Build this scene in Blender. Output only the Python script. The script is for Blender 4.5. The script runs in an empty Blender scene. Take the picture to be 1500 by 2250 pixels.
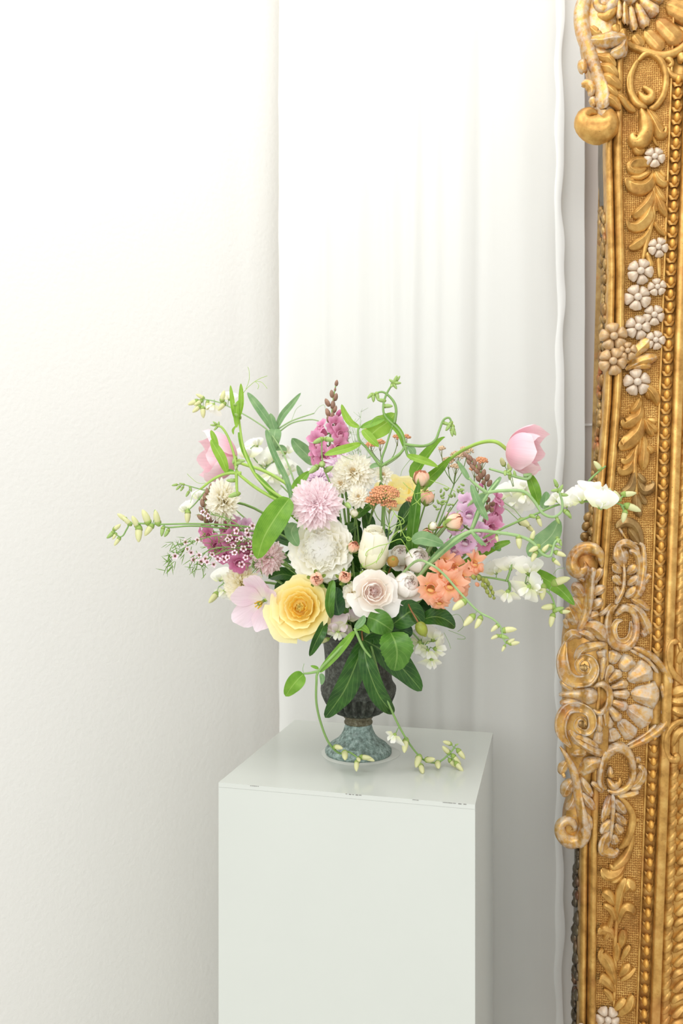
import bpy, math, random
from mathutils import Vector, Matrix
R_ = random.Random(7)
PI = math.pi
V = Vector
def lin(r, g, b):
    def c(x):
        x /= 255.0
        return x/12.92 if x <= .04045 else ((x+.055)/1.055)**2.4
    return (c(r), c(g), c(b), 1.0)

# ------------------------------------------------------------------ camera, world, lights
SC = bpy.context.scene
COL = SC.collection
FPX = 1800.0                                   # focal length in photo pixels
CAMZ = 1.27
cam = bpy.data.cameras.new('camera')
cam_o = bpy.data.objects.new('camera', cam); COL.objects.link(cam_o)
cam_o.location = (0, 0, CAMZ); cam_o.rotation_euler = (PI/2, 0, 0)
cam.sensor_fit = 'VERTICAL'; cam.sensor_height = 36.0; cam.lens = 36.0*FPX/2250.0
cam.clip_start = .05
cam.dof.use_dof = True; cam.dof.focus_distance = 1.18; cam.dof.aperture_fstop = 4.0
SC.camera = cam_o
SC.view_settings.view_transform = 'Standard'; SC.view_settings.look = 'None'
SC.view_settings.gamma = 1.0; SC.view_settings.use_curve_mapping = False
SC.view_settings.exposure = 0.21
SC.cycles.max_bounces = 20; SC.cycles.diffuse_bounces = 12; SC.cycles.transmission_bounces = 16; SC.cycles.transparent_max_bounces = 12
wd = bpy.data.worlds.new('room_daylight'); SC.world = wd; wd.use_nodes = True
wd.node_tree.nodes['Background'].inputs[0].default_value = (.985, .99, 1.0, 1)
wd.node_tree.nodes['Background'].inputs[1].default_value = .82
def area(name, loc, target, sx, sy, power, color=(1, 1, 1)):
    l = bpy.data.lights.new(name, 'AREA'); l.shape = 'RECTANGLE'; l.size = sx; l.size_y = sy
    l.energy = power; l.color = color
    o = bpy.data.objects.new(name, l); COL.objects.link(o); o.location = loc
    o.rotation_euler = (V(target)-V(loc)).to_track_quat('-Z', 'Y').to_euler()
    return o
area('ceiling_softlight', (-.15, .75, 2.75), (0.05, 1.45, 1.3), 1.6, 1.0, 14, (1, .985, .955))
area('window_light', (-.95, -1.8, 2.0), (.15, 1.25, 1.25), 1.6, 1.6, 32, (1, .99, .97))

# ------------------------------------------------------------------ helpers
def W(px, py, d):
    return V(((px-750)/FPX*d, d, CAMZ-(py-1125)/FPX*d))
def cr(pts, n):
    """Catmull-Rom resampling of a list of equal-length tuples to n+1 rows."""
    P = [tuple(p) for p in pts]; m = len(P)
    if m == 2:
        return [tuple(a+(b-a)*i/n for a, b in zip(P[0], P[1])) for i in range(n+1)]
    out = []
    for i in range(n+1):
        t = i/n*(m-1); k = min(int(t), m-2); f = t-k
        p0 = P[max(k-1, 0)]; p1 = P[k]; p2 = P[k+1]; p3 = P[min(k+2, m-1)]
        out.append(tuple(.5*((2*b)+(c-a)*f+(2*a-5*b+4*c-d)*f*f+(3*b-a-3*c+d)*f**3) for a, b, c, d in zip(p0, p1, p2, p3)))
    return out
def basis(axis, roll=0.0):
    z = V(axis).normalized()
    r = V((0, 0, 1)) if abs(z.z) < .95 else V((0, 1, 0))
    x = r.cross(z).normalized(); y = z.cross(x)
    M = Matrix((x, y, z)).transposed()
    return M @ Matrix.Rotation(roll, 3, 'Z')
def interp(tab, y):
    if y <= tab[0][0]: return tab[0][1]
    for (a, b), (c, d) in zip(tab, tab[1:]):
        if y <= c: return b+(d-b)*(y-a)/(c-a)
    return tab[-1][1]

class MB:
    def __init__(s): s.v = []; s.f = []; s.uv = []; s.mi = []
    def add(s, vs, fs, uvs=None, mi=0):
        o = len(s.v); s.v += [tuple(p) for p in vs]
        s.uv += uvs if uvs else [(0, 0)]*len(vs)
        s.f += [tuple(i+o for i in f) for f in fs]; s.mi += [mi]*len(fs)
        return s
    def grid(s, fn, nu, nv, mi=0, wrap=False):
        vs = []; uv = []
        for j in range(nv+1):
            for i in range(nu+1):
                u = -1+2*i/nu; t = j/nv
                vs.append(fn(u, t)); uv.append(((u+1)/2, t))
        w = nu+1
        return s.add(vs, [(j*w+i, j*w+i+1, (j+1)*w+i+1, (j+1)*w+i) for j in range(nv) for i in range(nu)], uv, mi)
    def tube(s, pts, r, seg=6, mi=0):
        P = [V(p) for p in pts]; n = len(P)
        rr = r if isinstance(r, (list, tuple)) else [r]*n
        vs = []; uv = []; nrm = None
        for i in range(n):
            t = (P[min(i+1, n-1)]-P[max(i-1, 0)])
            t = t.normalized() if t.length > 1e-9 else V((0, 0, 1))
            if nrm is None:
                nrm = t.orthogonal().normalized()
            nrm = (nrm-t*nrm.dot(t)); nrm = nrm.normalized() if nrm.length > 1e-6 else t.orthogonal().normalized()
            b = t.cross(nrm)
            for k in range(seg):
                a = 2*PI*k/seg
                vs.append(P[i]+(nrm*math.cos(a)+b*math.sin(a))*rr[i]); uv.append((k/seg, i/(n-1)))
        fs = [(i*seg+k, i*seg+(k+1) % seg, (i+1)*seg+(k+1) % seg, (i+1)*seg+k) for i in range(n-1) for k in range(seg)]
        fs += [tuple(range(seg-1, -1, -1)), tuple((n-1)*seg+k for k in range(seg))]
        return s.add(vs, fs, uv, mi)
    def lathe(s, prof, seg=24, M=None, o=(0, 0, 0), mod=None, mi=0):
        """prof: (r, z) rows; revolved about z, optional radius modulation mod(i, angle, r)."""
        vs = []; uv = []; n = len(prof); M = M or Matrix.Identity(3); o = V(o)
        for i, (r, z) in enumerate(prof):
            for k in range(seg):
                a = 2*PI*k/seg; q = mod(i, a, r) if mod else r
                vs.append(o+M @ V((q*math.cos(a), q*math.sin(a), z))); uv.append((k/seg, i/(n-1)))
        fs = [(i*seg+k, i*seg+(k+1) % seg, (i+1)*seg+(k+1) % seg, (i+1)*seg+k) for i in range(n-1) for k in range(seg)]
        return s.add(vs, fs, uv, mi)
    def blob(s, c, rad, M=None, seg=8, rings=6, mi=0):
        pr = [(max(1e-5, math.sin(PI*i/rings)), -math.cos(PI*i/rings)) for i in range(rings+1)]
        S = Matrix.Diagonal(V(rad)); M = (M or Matrix.Identity(3)) @ S
        return s.lathe(pr, seg, M, c, None, mi)
    def box(s, a, b, M=None, o=(0, 0, 0), mi=0):
        M = M or Matrix.Identity(3); o = V(o)
        vs = [o+M @ V((x, y, z)) for x in (a[0], b[0]) for y in (a[1], b[1]) for z in (a[2], b[2])]
        return s.add(vs, [(0, 1, 3, 2), (4, 6, 7, 5), (0, 4, 5, 1), (2, 3, 7, 6), (0, 2, 6, 4), (1, 5, 7, 3)], None, mi)
    def mesh(s, name, mats, off=V((0, 0, 0)), smooth=True):
        me = bpy.data.meshes.new(name)
        me.from_pydata([(p[0]-off.x, p[1]-off.y, p[2]-off.z) for p in s.v], [], s.f)
        for m in (mats if isinstance(mats, (list, tuple)) else [mats]): me.materials.append(m)
        uvl = me.uv_layers.new(name='UVMap')
        idx = [0]*len(me.loops); me.loops.foreach_get('vertex_index', idx)
        flat = []
        for i in idx: flat += s.uv[i]
        uvl.data.foreach_set('uv', flat)
        me.polygons.foreach_set('material_index', s.mi)
        if smooth: me.polygons.foreach_set('use_smooth', [True]*len(me.polygons))
        me.update()
        return me
    def build(s, name, mats, parent=None, smooth=True):
        me = s.mesh(name, mats, origin_of(parent), smooth)
        return link(name, me, parent)
def origin_of(o):
    p = V((0, 0, 0))
    while o is not None: p += o.location; o = o.parent
    return p
def link(name, me, parent=None, M=None):
    o = bpy.data.objects.new(name, me); COL.objects.link(o)
    if parent is not None: o.parent = parent
    if M is not None: o.matrix_basis = M
    return o
def thing(name, label, cat, loc, group=None):
    o = bpy.data.objects.new(name, None); COL.objects.link(o); o.location = V(loc)
    o.empty_display_size = .02
    o['label'] = label; o['category'] = cat
    if group: o['group'] = group
    return o
def tag(o, label, cat, group=None):
    o['label'] = label; o['category'] = cat
    if group: o['group'] = group
    return o
def struct(name, mb, m, label=None, parent=None):
    o = mb.build(name, m, parent, False)
    if parent is None:
        o['kind'] = 'structure'
        if label: o['label'] = label
    return o

# ------------------------------------------------------------------ materials
def nodes(name):
    m = bpy.data.materials.new(name); m.use_nodes = True
    nt = m.node_tree; b = nt.nodes['Principled BSDF']
    return m, nt, b
def N(nt, t, **kw):
    n = nt.nodes.new(t)
    for k, v in kw.items():
        if k in n.inputs: n.inputs[k].default_value = v
        else: setattr(n, k, v)
    return n
def ramp(nt, fac, stops):
    n = nt.nodes.new('ShaderNodeValToRGB'); e = n.color_ramp.elements
    while len(e) < len(stops): e.new(.5)
    for i, (p, c) in enumerate(stops): e[i].position = p; e[i].color = c
    nt.links.new(fac, n.inputs[0]); return n.outputs[0]
def mixc(nt, fac, a, b, bt='MIX'):
    n = nt.nodes.new('ShaderNodeMix'); n.data_type = 'RGBA'; n.blend_type = bt
    for s, x in ((n.inputs[0], fac), (n.inputs[6], a), (n.inputs[7], b)):
        if hasattr(x, 'links'): nt.links.new(x, s)
        else: s.default_value = x
    return n.outputs[2]
def coord(nt, kind='Object'):
    return nt.nodes.new('ShaderNodeTexCoord').outputs[kind]
def noise(nt, scale, detail=3, vec=None, rough=.55, out='Fac'):
    n = N(nt, 'ShaderNodeTexNoise', Scale=scale, Detail=detail, Roughness=rough)
    if vec is not None: nt.links.new(vec, n.inputs['Vector'])
    return n.outputs[out]
def bump(nt, b, h, strength, dist=.002):
    n = N(nt, 'ShaderNodeBump', Strength=strength, Distance=dist)
    nt.links.new(h, n.inputs['Height']); nt.links.new(n.outputs[0], b.inputs['Normal'])
def translucent(nt, b, colsock, amt):
    out = nt.nodes['Material Output']
    t = nt.nodes.new('ShaderNodeBsdfTranslucent'); mx = nt.nodes.new('ShaderNodeMixShader')
    if hasattr(colsock, 'links'): nt.links.new(colsock, t.inputs[0])
    else: t.inputs[0].default_value = colsock
    mx.inputs[0].default_value = amt
    nt.links.new(b.outputs[0], mx.inputs[1]); nt.links.new(t.outputs[0], mx.inputs[2]); nt.links.new(mx.outputs[0], out.inputs[0])
MAT = {}
def petal_mat(name, base, mid, tip, tr=.35, vein=.03, rough=.55):
    m, nt, b = nodes(name)
    uv = coord(nt, 'UV'); sep = nt.nodes.new('ShaderNodeSeparateXYZ'); nt.links.new(uv, sep.inputs[0])
    c = ramp(nt, sep.outputs[1], [(0, lin(*base)), (.45, lin(*mid)), (1, lin(*tip))])
    mp = N(nt, 'ShaderNodeMapping'); mp.inputs['Scale'].default_value = (26, 1.5, 1); nt.links.new(uv, mp.inputs[0])
    v = noise(nt, 1.0, 2, mp.outputs[0])
    c = mixc(nt, vein, c, ramp(nt, v, [(.3, (.25, .2, .15, 1)), (.7, (1, 1, 1, 1))]), 'MULTIPLY')
    nt.links.new(c, b.inputs['Base Color']); b.inputs['Roughness'].default_value = rough
    b.inputs['Specular IOR Level'].default_value = .25
    bump(nt, b, v, .12, .001)
    translucent(nt, b, c, tr)
    MAT[name] = m; return m
def leaf_mat(name, dark, light, rib, tr=.25, rough=.42, veins=True, vs=16):
    m, nt, b = nodes(name)
    uv = coord(nt, 'UV'); sep = nt.nodes.new('ShaderNodeSeparateXYZ'); nt.links.new(uv, sep.inputs[0])
    def mth(op, a, bb=None, cc=None):
        n = nt.nodes.new('ShaderNodeMath'); n.operation = op
        for i, x in enumerate((a, bb, cc)):
            if x is None: continue
            if hasattr(x, 'links'): nt.links.new(x, n.inputs[i])
            else: n.inputs[i].default_value = x
        return n.outputs[0]
    au = mth('ABSOLUTE', mth('SUBTRACT', sep.outputs[0], .5))
    nz = noise(nt, 60, 3, coord(nt))
    c = mixc(nt, ramp(nt, nz, [(.3, (0, 0, 0, 1)), (.7, (1, 1, 1, 1))]), lin(*dark), lin(*light))
    ribf = mth('LESS_THAN', au, .028)
    if veins:
        s = mth('FRACT', mth('MULTIPLY', mth('SUBTRACT', sep.outputs[1], mth('MULTIPLY', au, .55)), vs*.5))
        vf = mth('MULTIPLY', mth('LESS_THAN', s, .09), .5)
        ribf = mth('MAXIMUM', ribf, vf)
    else:
        s = mth('FRACT', mth('MULTIPLY', au, 14.0))
        ribf = mth('MAXIMUM', ribf, mth('MULTIPLY', mth('LESS_THAN', s, .2), .25))
    c = mixc(nt, mth('MULTIPLY', ribf, .55), c, lin(*rib))
    nt.links.new(c, b.inputs['Base Color']); b.inputs['Roughness'].default_value = rough
    b.inputs['Specular IOR Level'].default_value = .4
    bump(nt, b, ribf, -.25, .0012)
    translucent(nt, b, c, tr)
    MAT[name] = m; return m
def plain(name, c, rough=.5, var=.12, scale=40, metallic=0, bumpv=0, spec=.4, tr=0):
    m, nt, b = nodes(name)
    nz = noise(nt, scale, 4, coord(nt))
    d = tuple(x*(1-var*2) for x in lin(*c)[:3])+(1,)
    col = mixc(nt, ramp(nt, nz, [(.3, (0, 0, 0, 1)), (.7, (1, 1, 1, 1))]), d, lin(*c))
    nt.links.new(col, b.inputs['Base Color']); b.inputs['Roughness'].default_value = rough
    b.inputs['Metallic'].default_value = metallic; b.inputs['Specular IOR Level'].default_value = spec
    if bumpv: bump(nt, b, nz, bumpv, .002)
    if tr: translucent(nt, b, col, tr)
    MAT[name] = m; return m

petal_mat('yellow_petal', (252, 222, 110), (254, 240, 160), (254, 246, 192), 0.3)
petal_mat('yellow_pale', (253, 236, 140), (254, 246, 186), (254, 249, 210), .3)
petal_mat('yellow_core', (250, 208, 70), (253, 228, 110), (254, 238, 150), .25)
petal_mat('cream_petal', (254, 249, 222), (254, 252, 240), (254, 253, 247), 0.32)
petal_mat('bud_petal', (248, 247, 212), (252, 250, 228), (253, 251, 238), 0.3)
petal_mat('blush_petal', (252, 238, 228), (254, 249, 242), (254, 251, 247), 0.3)
petal_mat('blush_core', (246, 212, 208), (250, 226, 222), (252, 240, 236), 0.3)
petal_mat('pink_mum', (250, 224, 230), (251, 233, 237), (253, 242, 244), 0.3, .1)
petal_mat('rose_mum', (244, 206, 210), (248, 222, 224), (250, 234, 234), 0.3, .1)
petal_mat('lilac_mum', (240, 214, 236), (244, 226, 240), (250, 238, 247), 0.3, .1)
petal_mat('cream_mum', (254, 245, 220), (254, 250, 234), (254, 252, 244), 0.3, .1)
petal_mat('lemon_mum', (252, 243, 190), (253, 248, 215), (254, 251, 236), 0.3, .1)
petal_mat('mum_eye', (236, 206, 140), (246, 226, 170), (252, 242, 212), 0.2, .1)
petal_mat('tulip_pink', (246, 206, 208), (247, 198, 212), (252, 228, 234), 0.3, .12)
petal_mat('tulip_lilac', (252, 246, 232), (246, 224, 236), (248, 232, 240), 0.3, .12)
petal_mat('sweet_white', (236, 240, 190), (250, 250, 240), (254, 254, 250), 0.3, .04)
petal_mat('sweet_blush', (222, 220, 180), (238, 226, 224), (228, 204, 222), 0.3, .1)
petal_mat('magenta', (240, 190, 204), (224, 140, 180), (236, 172, 204), 0.25, .15)
petal_mat('deep_magenta', (224, 154, 178), (206, 112, 156), (222, 148, 184), 0.25, .15)
petal_mat('mauve', (246, 228, 234), (234, 190, 224), (242, 208, 234), 0.25, .15)
petal_mat('coral', (254, 224, 130), (254, 186, 146), (254, 198, 168), 0.28, .1)
petal_mat('wax_petal', (225, 130, 170), (240, 206, 222), (248, 232, 238), 0.1, .05)
petal_mat('bud_peach', (250, 236, 196), (252, 232, 200), (248, 188, 160), 0.08, .2)
leaf_mat('leaf_bright', (96, 148, 36), (134, 182, 62), (168, 204, 104), .35, .4, False)
leaf_mat('leaf_lime', (130, 176, 48), (160, 200, 76), (190, 220, 120), .4, .45, False)
leaf_mat('leaf_dark', (30, 70, 20), (58, 104, 34), (128, 160, 84), .15, .34, True, 18)
leaf_mat('leaf_deep', (22, 56, 22), (40, 84, 34), (90, 128, 70), .12, .36, True, 14)
leaf_mat('leaf_grey', (104, 146, 92), (140, 174, 120), (176, 200, 152), .25, .5, False)
leaf_mat('leaf_rose', (66, 112, 32), (92, 140, 50), (140, 174, 92), .2, .38, True, 16)
plain('stem_green', (136, 172, 98), .45, .1, 60)
plain('stem_pale', (160, 192, 130), .45, .1, 60)
plain('stem_lime', (166, 200, 92), .45, .1, 60)
plain('stem_brown', (150, 104, 62), .5, .15, 60)
plain('calyx_green', (168, 196, 100), .5, .15, 80, tr=.15)
plain('bud_pale', (240, 240, 184), .45, .1, 80, tr=.25)
plain('bud_green', (176, 206, 122), .45, .15, 80, tr=.15)
plain('snap_bud', (162, 126, 104), .5, .2, 90)
plain('snap_bud_green', (176, 186, 96), .5, .2, 90)
plain('wax_eye', (120, 44, 50), .5, .1, 80)
plain('needle', (120, 160, 64), .5, .15, 80)
plain('yarrow_coral', (238, 170, 124), .7, .25, 300)
plain('yarrow_pale', (226, 196, 160), .7, .2, 300)
plain('yarrow_green', (160, 172, 104), .7, .2, 200)
plain('pod_brown', (176, 136, 62), .45, .2, 60)
plain('pod_green', (150, 160, 60), .4, .25, 50)
plain('stamen', (226, 190, 60), .5, .15, 90)
# ------------------------------------------------------------------ room shell
def wall_mat(name, c, sc, st):
    m, nt, b = nodes(name)
    co = coord(nt)
    nz = noise(nt, sc, 3, co, .5)
    nt.links.new(mixc(nt, noise(nt, 3, 2, co), tuple(x*.97 for x in lin(*c)[:3])+(1,), lin(*c)), b.inputs['Base Color'])
    b.inputs['Roughness'].default_value = .75; b.inputs['Specular IOR Level'].default_value = .2
    bump(nt, b, nz, st, .003)
    MAT[name] = m
wall_mat('wall_paint', (226, 225, 220), 130, .22)
wall_mat('wall_back_paint', (208, 200, 194), 130, .05)
wall_mat('floor_paint', (226, 224, 218), 20, .05)
wall_mat('ceiling_paint', (250, 250, 248), 60, .1)
plain('trim_white', (240, 238, 236), .5, .02, 20)
plain('pedestal_white', (203, 207, 200), .16, .012, 6, spec=.5)
plain('chip_dark', (120, 116, 108), .8, .2, 300)
def slab(name, pts, z0, z1, th, m, label):
    """vertical wall along a 2D polyline segment, thickness away from the room"""
    (x0, y0), (x1, y1) = pts
    d = V((x1-x0, y1-y0, 0)).normalized(); n = V((-d.y, d.x, 0))
    M = Matrix((d, n, V((0, 0, 1)))).transposed()
    mb = MB().box((0, 0, z0), ((V((x1-x0, y1-y0, 0))).length, th, z1), M, (x0, y0, 0))
    return struct(name, mb, m, label)
CORNER = V((-.121, 1.655, 0))
YAW = -.2465
BD = V((math.cos(YAW), math.sin(YAW), 0)); BN = V((-BD.y, BD.x, 0))      # back wall direction and its inward-facing negative
LW = CORNER+V((-.80, -.58, 0))*2.0
slab('wall_left', [(LW.x, LW.y), (CORNER.x, CORNER.y)], 0, 2.9, .08, MAT['wall_paint'], 'smooth white plaster wall')
RW = CORNER+BD*2.6
wb = slab('wall_back', [(CORNER.x, CORNER.y), (RW.x, RW.y)], 0, 2.9, .08, MAT['wall_back_paint'], 'pale wall behind the curtain')
struct('floor', MB().box((-4, -4, -.05), (4, 3.2, 0)), MAT['floor_paint'], 'pale floor')
# slim door casing beside the gilt frame, with a horizontal rail behind it
def on_back(px, off):                                   # point on the back wall plane (z=0) seen at column px, moved off it into the room
    k = (px-750)/FPX; c = CORNER-BN*off
    t = c.dot(BN)/V((k, 1, 0)).dot(BN)
    return V((k*t, t, 0))
a = on_back(1321, .012)
MW = Matrix((BD, BN, V((0, 0, 1)))).transposed()
struct('trim_1', MB().box((0, 0, 0), (.012, .012, 2.6), MW, a), MAT['trim_white'], 'slim vertical casing strip')
a = on_back(1240, .006); zr = W(1300, 936, on_back(1300, 0).y).z
struct('trim_2', MB().box((0, 0, zr), (1.2, .006, zr+.004), MW, a), MAT['trim_white'], 'thin horizontal rail on the back wall')

# ------------------------------------------------------------------ sheer curtains
def sheer_mat(name, alpha, c):
    m, nt, b = nodes(name)
    co = coord(nt); mp = N(nt, 'ShaderNodeMapping'); mp.inputs['Scale'].default_value = (1, 1, .02); nt.links.new(co, mp.inputs[0])
    nz = noise(nt, 60, 3, mp.outputs[0])
    col = mixc(nt, nz, tuple(x*.965 for x in lin(*c)[:3])+(1,), lin(*c))
    nt.links.new(col, b.inputs['Base Color']); b.inputs['Roughness'].default_value = .7
    b.inputs['Specular IOR Level'].default_value = .15
    translucent(nt, b, col, .28)
    out = nt.nodes['Material Output']; src = out.inputs[0].links[0].from_socket
    tr = nt.nodes.new('ShaderNodeBsdfTransparent'); mx = nt.nodes.new('ShaderNodeMixShader'); mx.inputs[0].default_value = alpha
    nt.links.new(tr.outputs[0], mx.inputs[1]); nt.links.new(src, mx.inputs[2]); nt.links.new(mx.outputs[0], out.inputs[0])
    MAT[name] = m
sheer_mat('sheer_front', .72, (240, 241, 238))
sheer_mat('sheer_back', .95, (245, 246, 243))
sheer_mat('sheer_hem', .9, (244, 245, 243))
def curtain(name, label, px0, px1, off, folds, m, hem=None, flare=0):
    A = on_back(px0, off); B = on_back(px1, off); L = (B-A).length
    loc = A
    root = thing(name, label, 'curtain', loc)
    def pos(s, z):
        k = 0
        for (c, w, a, dr) in folds:
            x = s*L-(c+dr*(1.9-z)); k += a*math.exp(-(x/w)**2)
        wig = (.0012*math.sin(z*23+1)+.001*math.sin(z*51)+.0008*math.sin(z*9))*(1 if hem else .15)
        edge = max(0, (s-.93)/.07)
        e2 = max(0, (.03-s)/.03)
        p = A+BD*(s*L+wig*edge*1.3-flare*edge*(1.6-z)*.0+wig*.5*e2)-BN*(k*.58+(.004 if hem else 0)*edge*math.sin(z*14)*edge)
        return V((p.x, p.y, z))
    mb = MB(); mb.grid(lambda u, t: pos((u+1)/2, .02+2.6*t), 150, 60)
    p = mb.build('cloth', m, root)
    if hem:
        hb = MB()
        def hp(u, t):
            q = pos(1, .02+2.6*t); w = .0068+.0010*math.sin(t*70)+.0006*math.sin(t*163)
            return q+BD*(u*w)-BN*(.002*(1-u*u)+.001)
        hb.grid(hp, 4, 140); hb.build('hem', MAT['sheer_hem'], root)
    return root
PXM = 1.47/1800
folds_f = [(.09, .012, .010, .004), (.155, .02, .016, -.004), (.205, .010, -.010, .01), (.215, .02, .014, .008), (.262, .012, .014, -.012), (.30, .012, .010, .0), (.345, .02, .014, -.008), (.38, .01, -.008, -.01), (.45, .03, .010, .012), (.02, .02, .008, .004)]
folds_b = [(.05, .03, .012, 0), (.12, .02, -.01, 0), (.19, .03, .014, 0), (.27, .03, -.012, .01), (.36, .035, .012, 0), (.45, .03, -.012, 0), (.515, .022, .022, 0)]
curtain('sheer_curtain', 'sheer white curtain with a rippled stitched hem hanging behind the pedestal', 613, 1229, .085, folds_f, MAT['sheer_front'], True)
curtain('lining_curtain', 'opaque white lining curtain with a smooth rounded edge beside the gilt frame', 614, 1284, .045, folds_b, MAT['sheer_back'])

# ------------------------------------------------------------------ pedestal
PT = CAMZ-.362                                          # top of the pedestal
PO = V((-.1645, 1.0965, 0)); PW = .340
PM = Matrix((BD, BN, V((0, 0, 1)))).transposed()
ped = thing('pedestal', 'tall square white painted pedestal holding the flower urn', 'pedestal', PO+BD*PW/2+BN*PW/2)
t = .006
MB().box((0, 0, PT-t), (PW, PW, PT), PM, PO).build('top_panel', MAT['pedestal_white'], ped, False)
g = .0007
MB().box((0, 0, 0), (PW, t, PT-t-g*.3), PM, PO).build('front_panel', MAT['pedestal_white'], ped, False)
MB().box((0, PW-t, 0), (PW, PW, PT-t-g*.3), PM, PO).build('back_panel', MAT['pedestal_white'], ped, False)
MB().box((PW-t, t, 0), (PW, PW-t, PT-t-g*.3), PM, PO).build('side_panel', MAT['pedestal_white'], ped, False)
MB().box((0, t, 0), (t, PW-t, PT-t-g*.3), PM, PO).build('side_panel', MAT['pedestal_white'], ped, False)
for s0, s1 in ((.045, .058), (.175, .197), (.30, .332), (.262, .27)):
    n = 5
    for i in range(n):
        s = s0+(s1-s0)*i/n; w = (s1-s0)/n*R_.uniform(.5, .95)
        MB().box((s, -.0003, PT-.0008-.0004*R_.random()), (s+w, .0002, PT-.0003), PM, PO).build('edge_chip', MAT['chip_dark'], ped, False)

# ------------------------------------------------------------------ urn
UC = V((.0253, 1.23, PT))                               # centre of the foot
VM = V((.0253, 1.23, PT+.182))                          # mouth
def patina(name, dark, mid, light, bias):
    m, nt, b = nodes(name)
    co = coord(nt); n1 = noise(nt, 150, 8, co, .75); n2 = noise(nt, 60, 5, co, .6)
    c = ramp(nt, n1, [(.32, lin(*dark)), (.48, lin(*mid)), (.68+bias, lin(*light))])
    c = mixc(nt, ramp(nt, n2, [(.5, (0, 0, 0, 1)), (.75, (.6, .6, .6, 1))]), c, lin(*dark))
    nt.links.new(c, b.inputs['Base Color']); b.inputs['Roughness'].default_value = .62; b.inputs['Metallic'].default_value = .15
    bump(nt, b, n1, .2, .001)
    MAT[name] = m
patina('urn_grey', (38, 38, 33), (60, 62, 55), (112, 118, 108), .05)
patina('urn_verdigris', (72, 80, 72), (126, 148, 140), (186, 204, 198), 0)
patina('urn_collar', (58, 50, 34), (96, 90, 66), (150, 150, 128), .05)
urn = thing('footed_urn', 'weathered grey metal footed urn with fluted bowl holding the bouquet', 'urn', UC)
def P_(rows): return [(r/1463., z/1463.) for r, z in rows]
foot = P_([(1, 0), (71, 0), (73, 3), (73, 9), (70, 13), (66, 15), (63, 20), (55, 25), (46, 31), (38, 40), (33, 50), (30, 60), (28.5, 66), (1, 66)])
MB().lathe(foot, 48, None, UC).build('foot', MAT['urn_verdigris'], urn)
col = P_([(28, 64), (31, 66), (31.5, 70), (29, 73), (29, 76), (32, 79), (31, 83), (28, 84)])
MB().lathe(col, 40, None, UC).build('collar', MAT['urn_collar'], urn)
bowl_rows = [(26, 82), (40, 85), (54, 91), (66, 101), (75, 114), (81, 128), (81.5, 132), (79.5, 134), (82.5, 137), (83, 142), (82.5, 148), (80, 152), (77, 156), (75, 160)]
bowl = P_(bowl_rows)
def flute(i, a, r):
    if 0 < i < 6: return r*(1-.2*(.5-.5*math.cos(a*22))**1.5*min(1, i/1.5))
    return r
MB().lathe(bowl, 176, None, UC, flute).build('fluted_bowl', MAT['urn_grey'], urn)
body = P_([(75, 158), (73.5, 168), (73, 185), (73.5, 205), (75, 225), (77, 240), (82, 252), (92, 259), (106, 264), (114, 267), (116, 270), (113, 273), (104, 270), (90, 264), (80, 256), (72, 245), (70, 220), (68, 160), (60, 150), (1, 150)])
MB().lathe(body, 64, None, UC).build('body', MAT['urn_grey'], urn)
m, nt, b = nodes('clear_film'); b.inputs['Base Color'].default_value = lin(202, 206, 198); b.inputs['Roughness'].default_value = .12; MAT['clear_film'] = m
bpy_film = MB().lathe([(1e-4, .0), (.059, .0), (.0593, .0002), (.059, .0004), (1e-4, .0004)], 48, None, UC+V((.002, 0, 0)), lambda i, a, r: r*(1+.03*math.sin(3*a+1)))
# the film is a thin disc that the foot stands on
film = bpy_film.build('drip_disc', MAT['clear_film'])
tag(film, 'thin pale drip disc under the urn foot on the pedestal', 'disc')
urn.location.z += .0004
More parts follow.
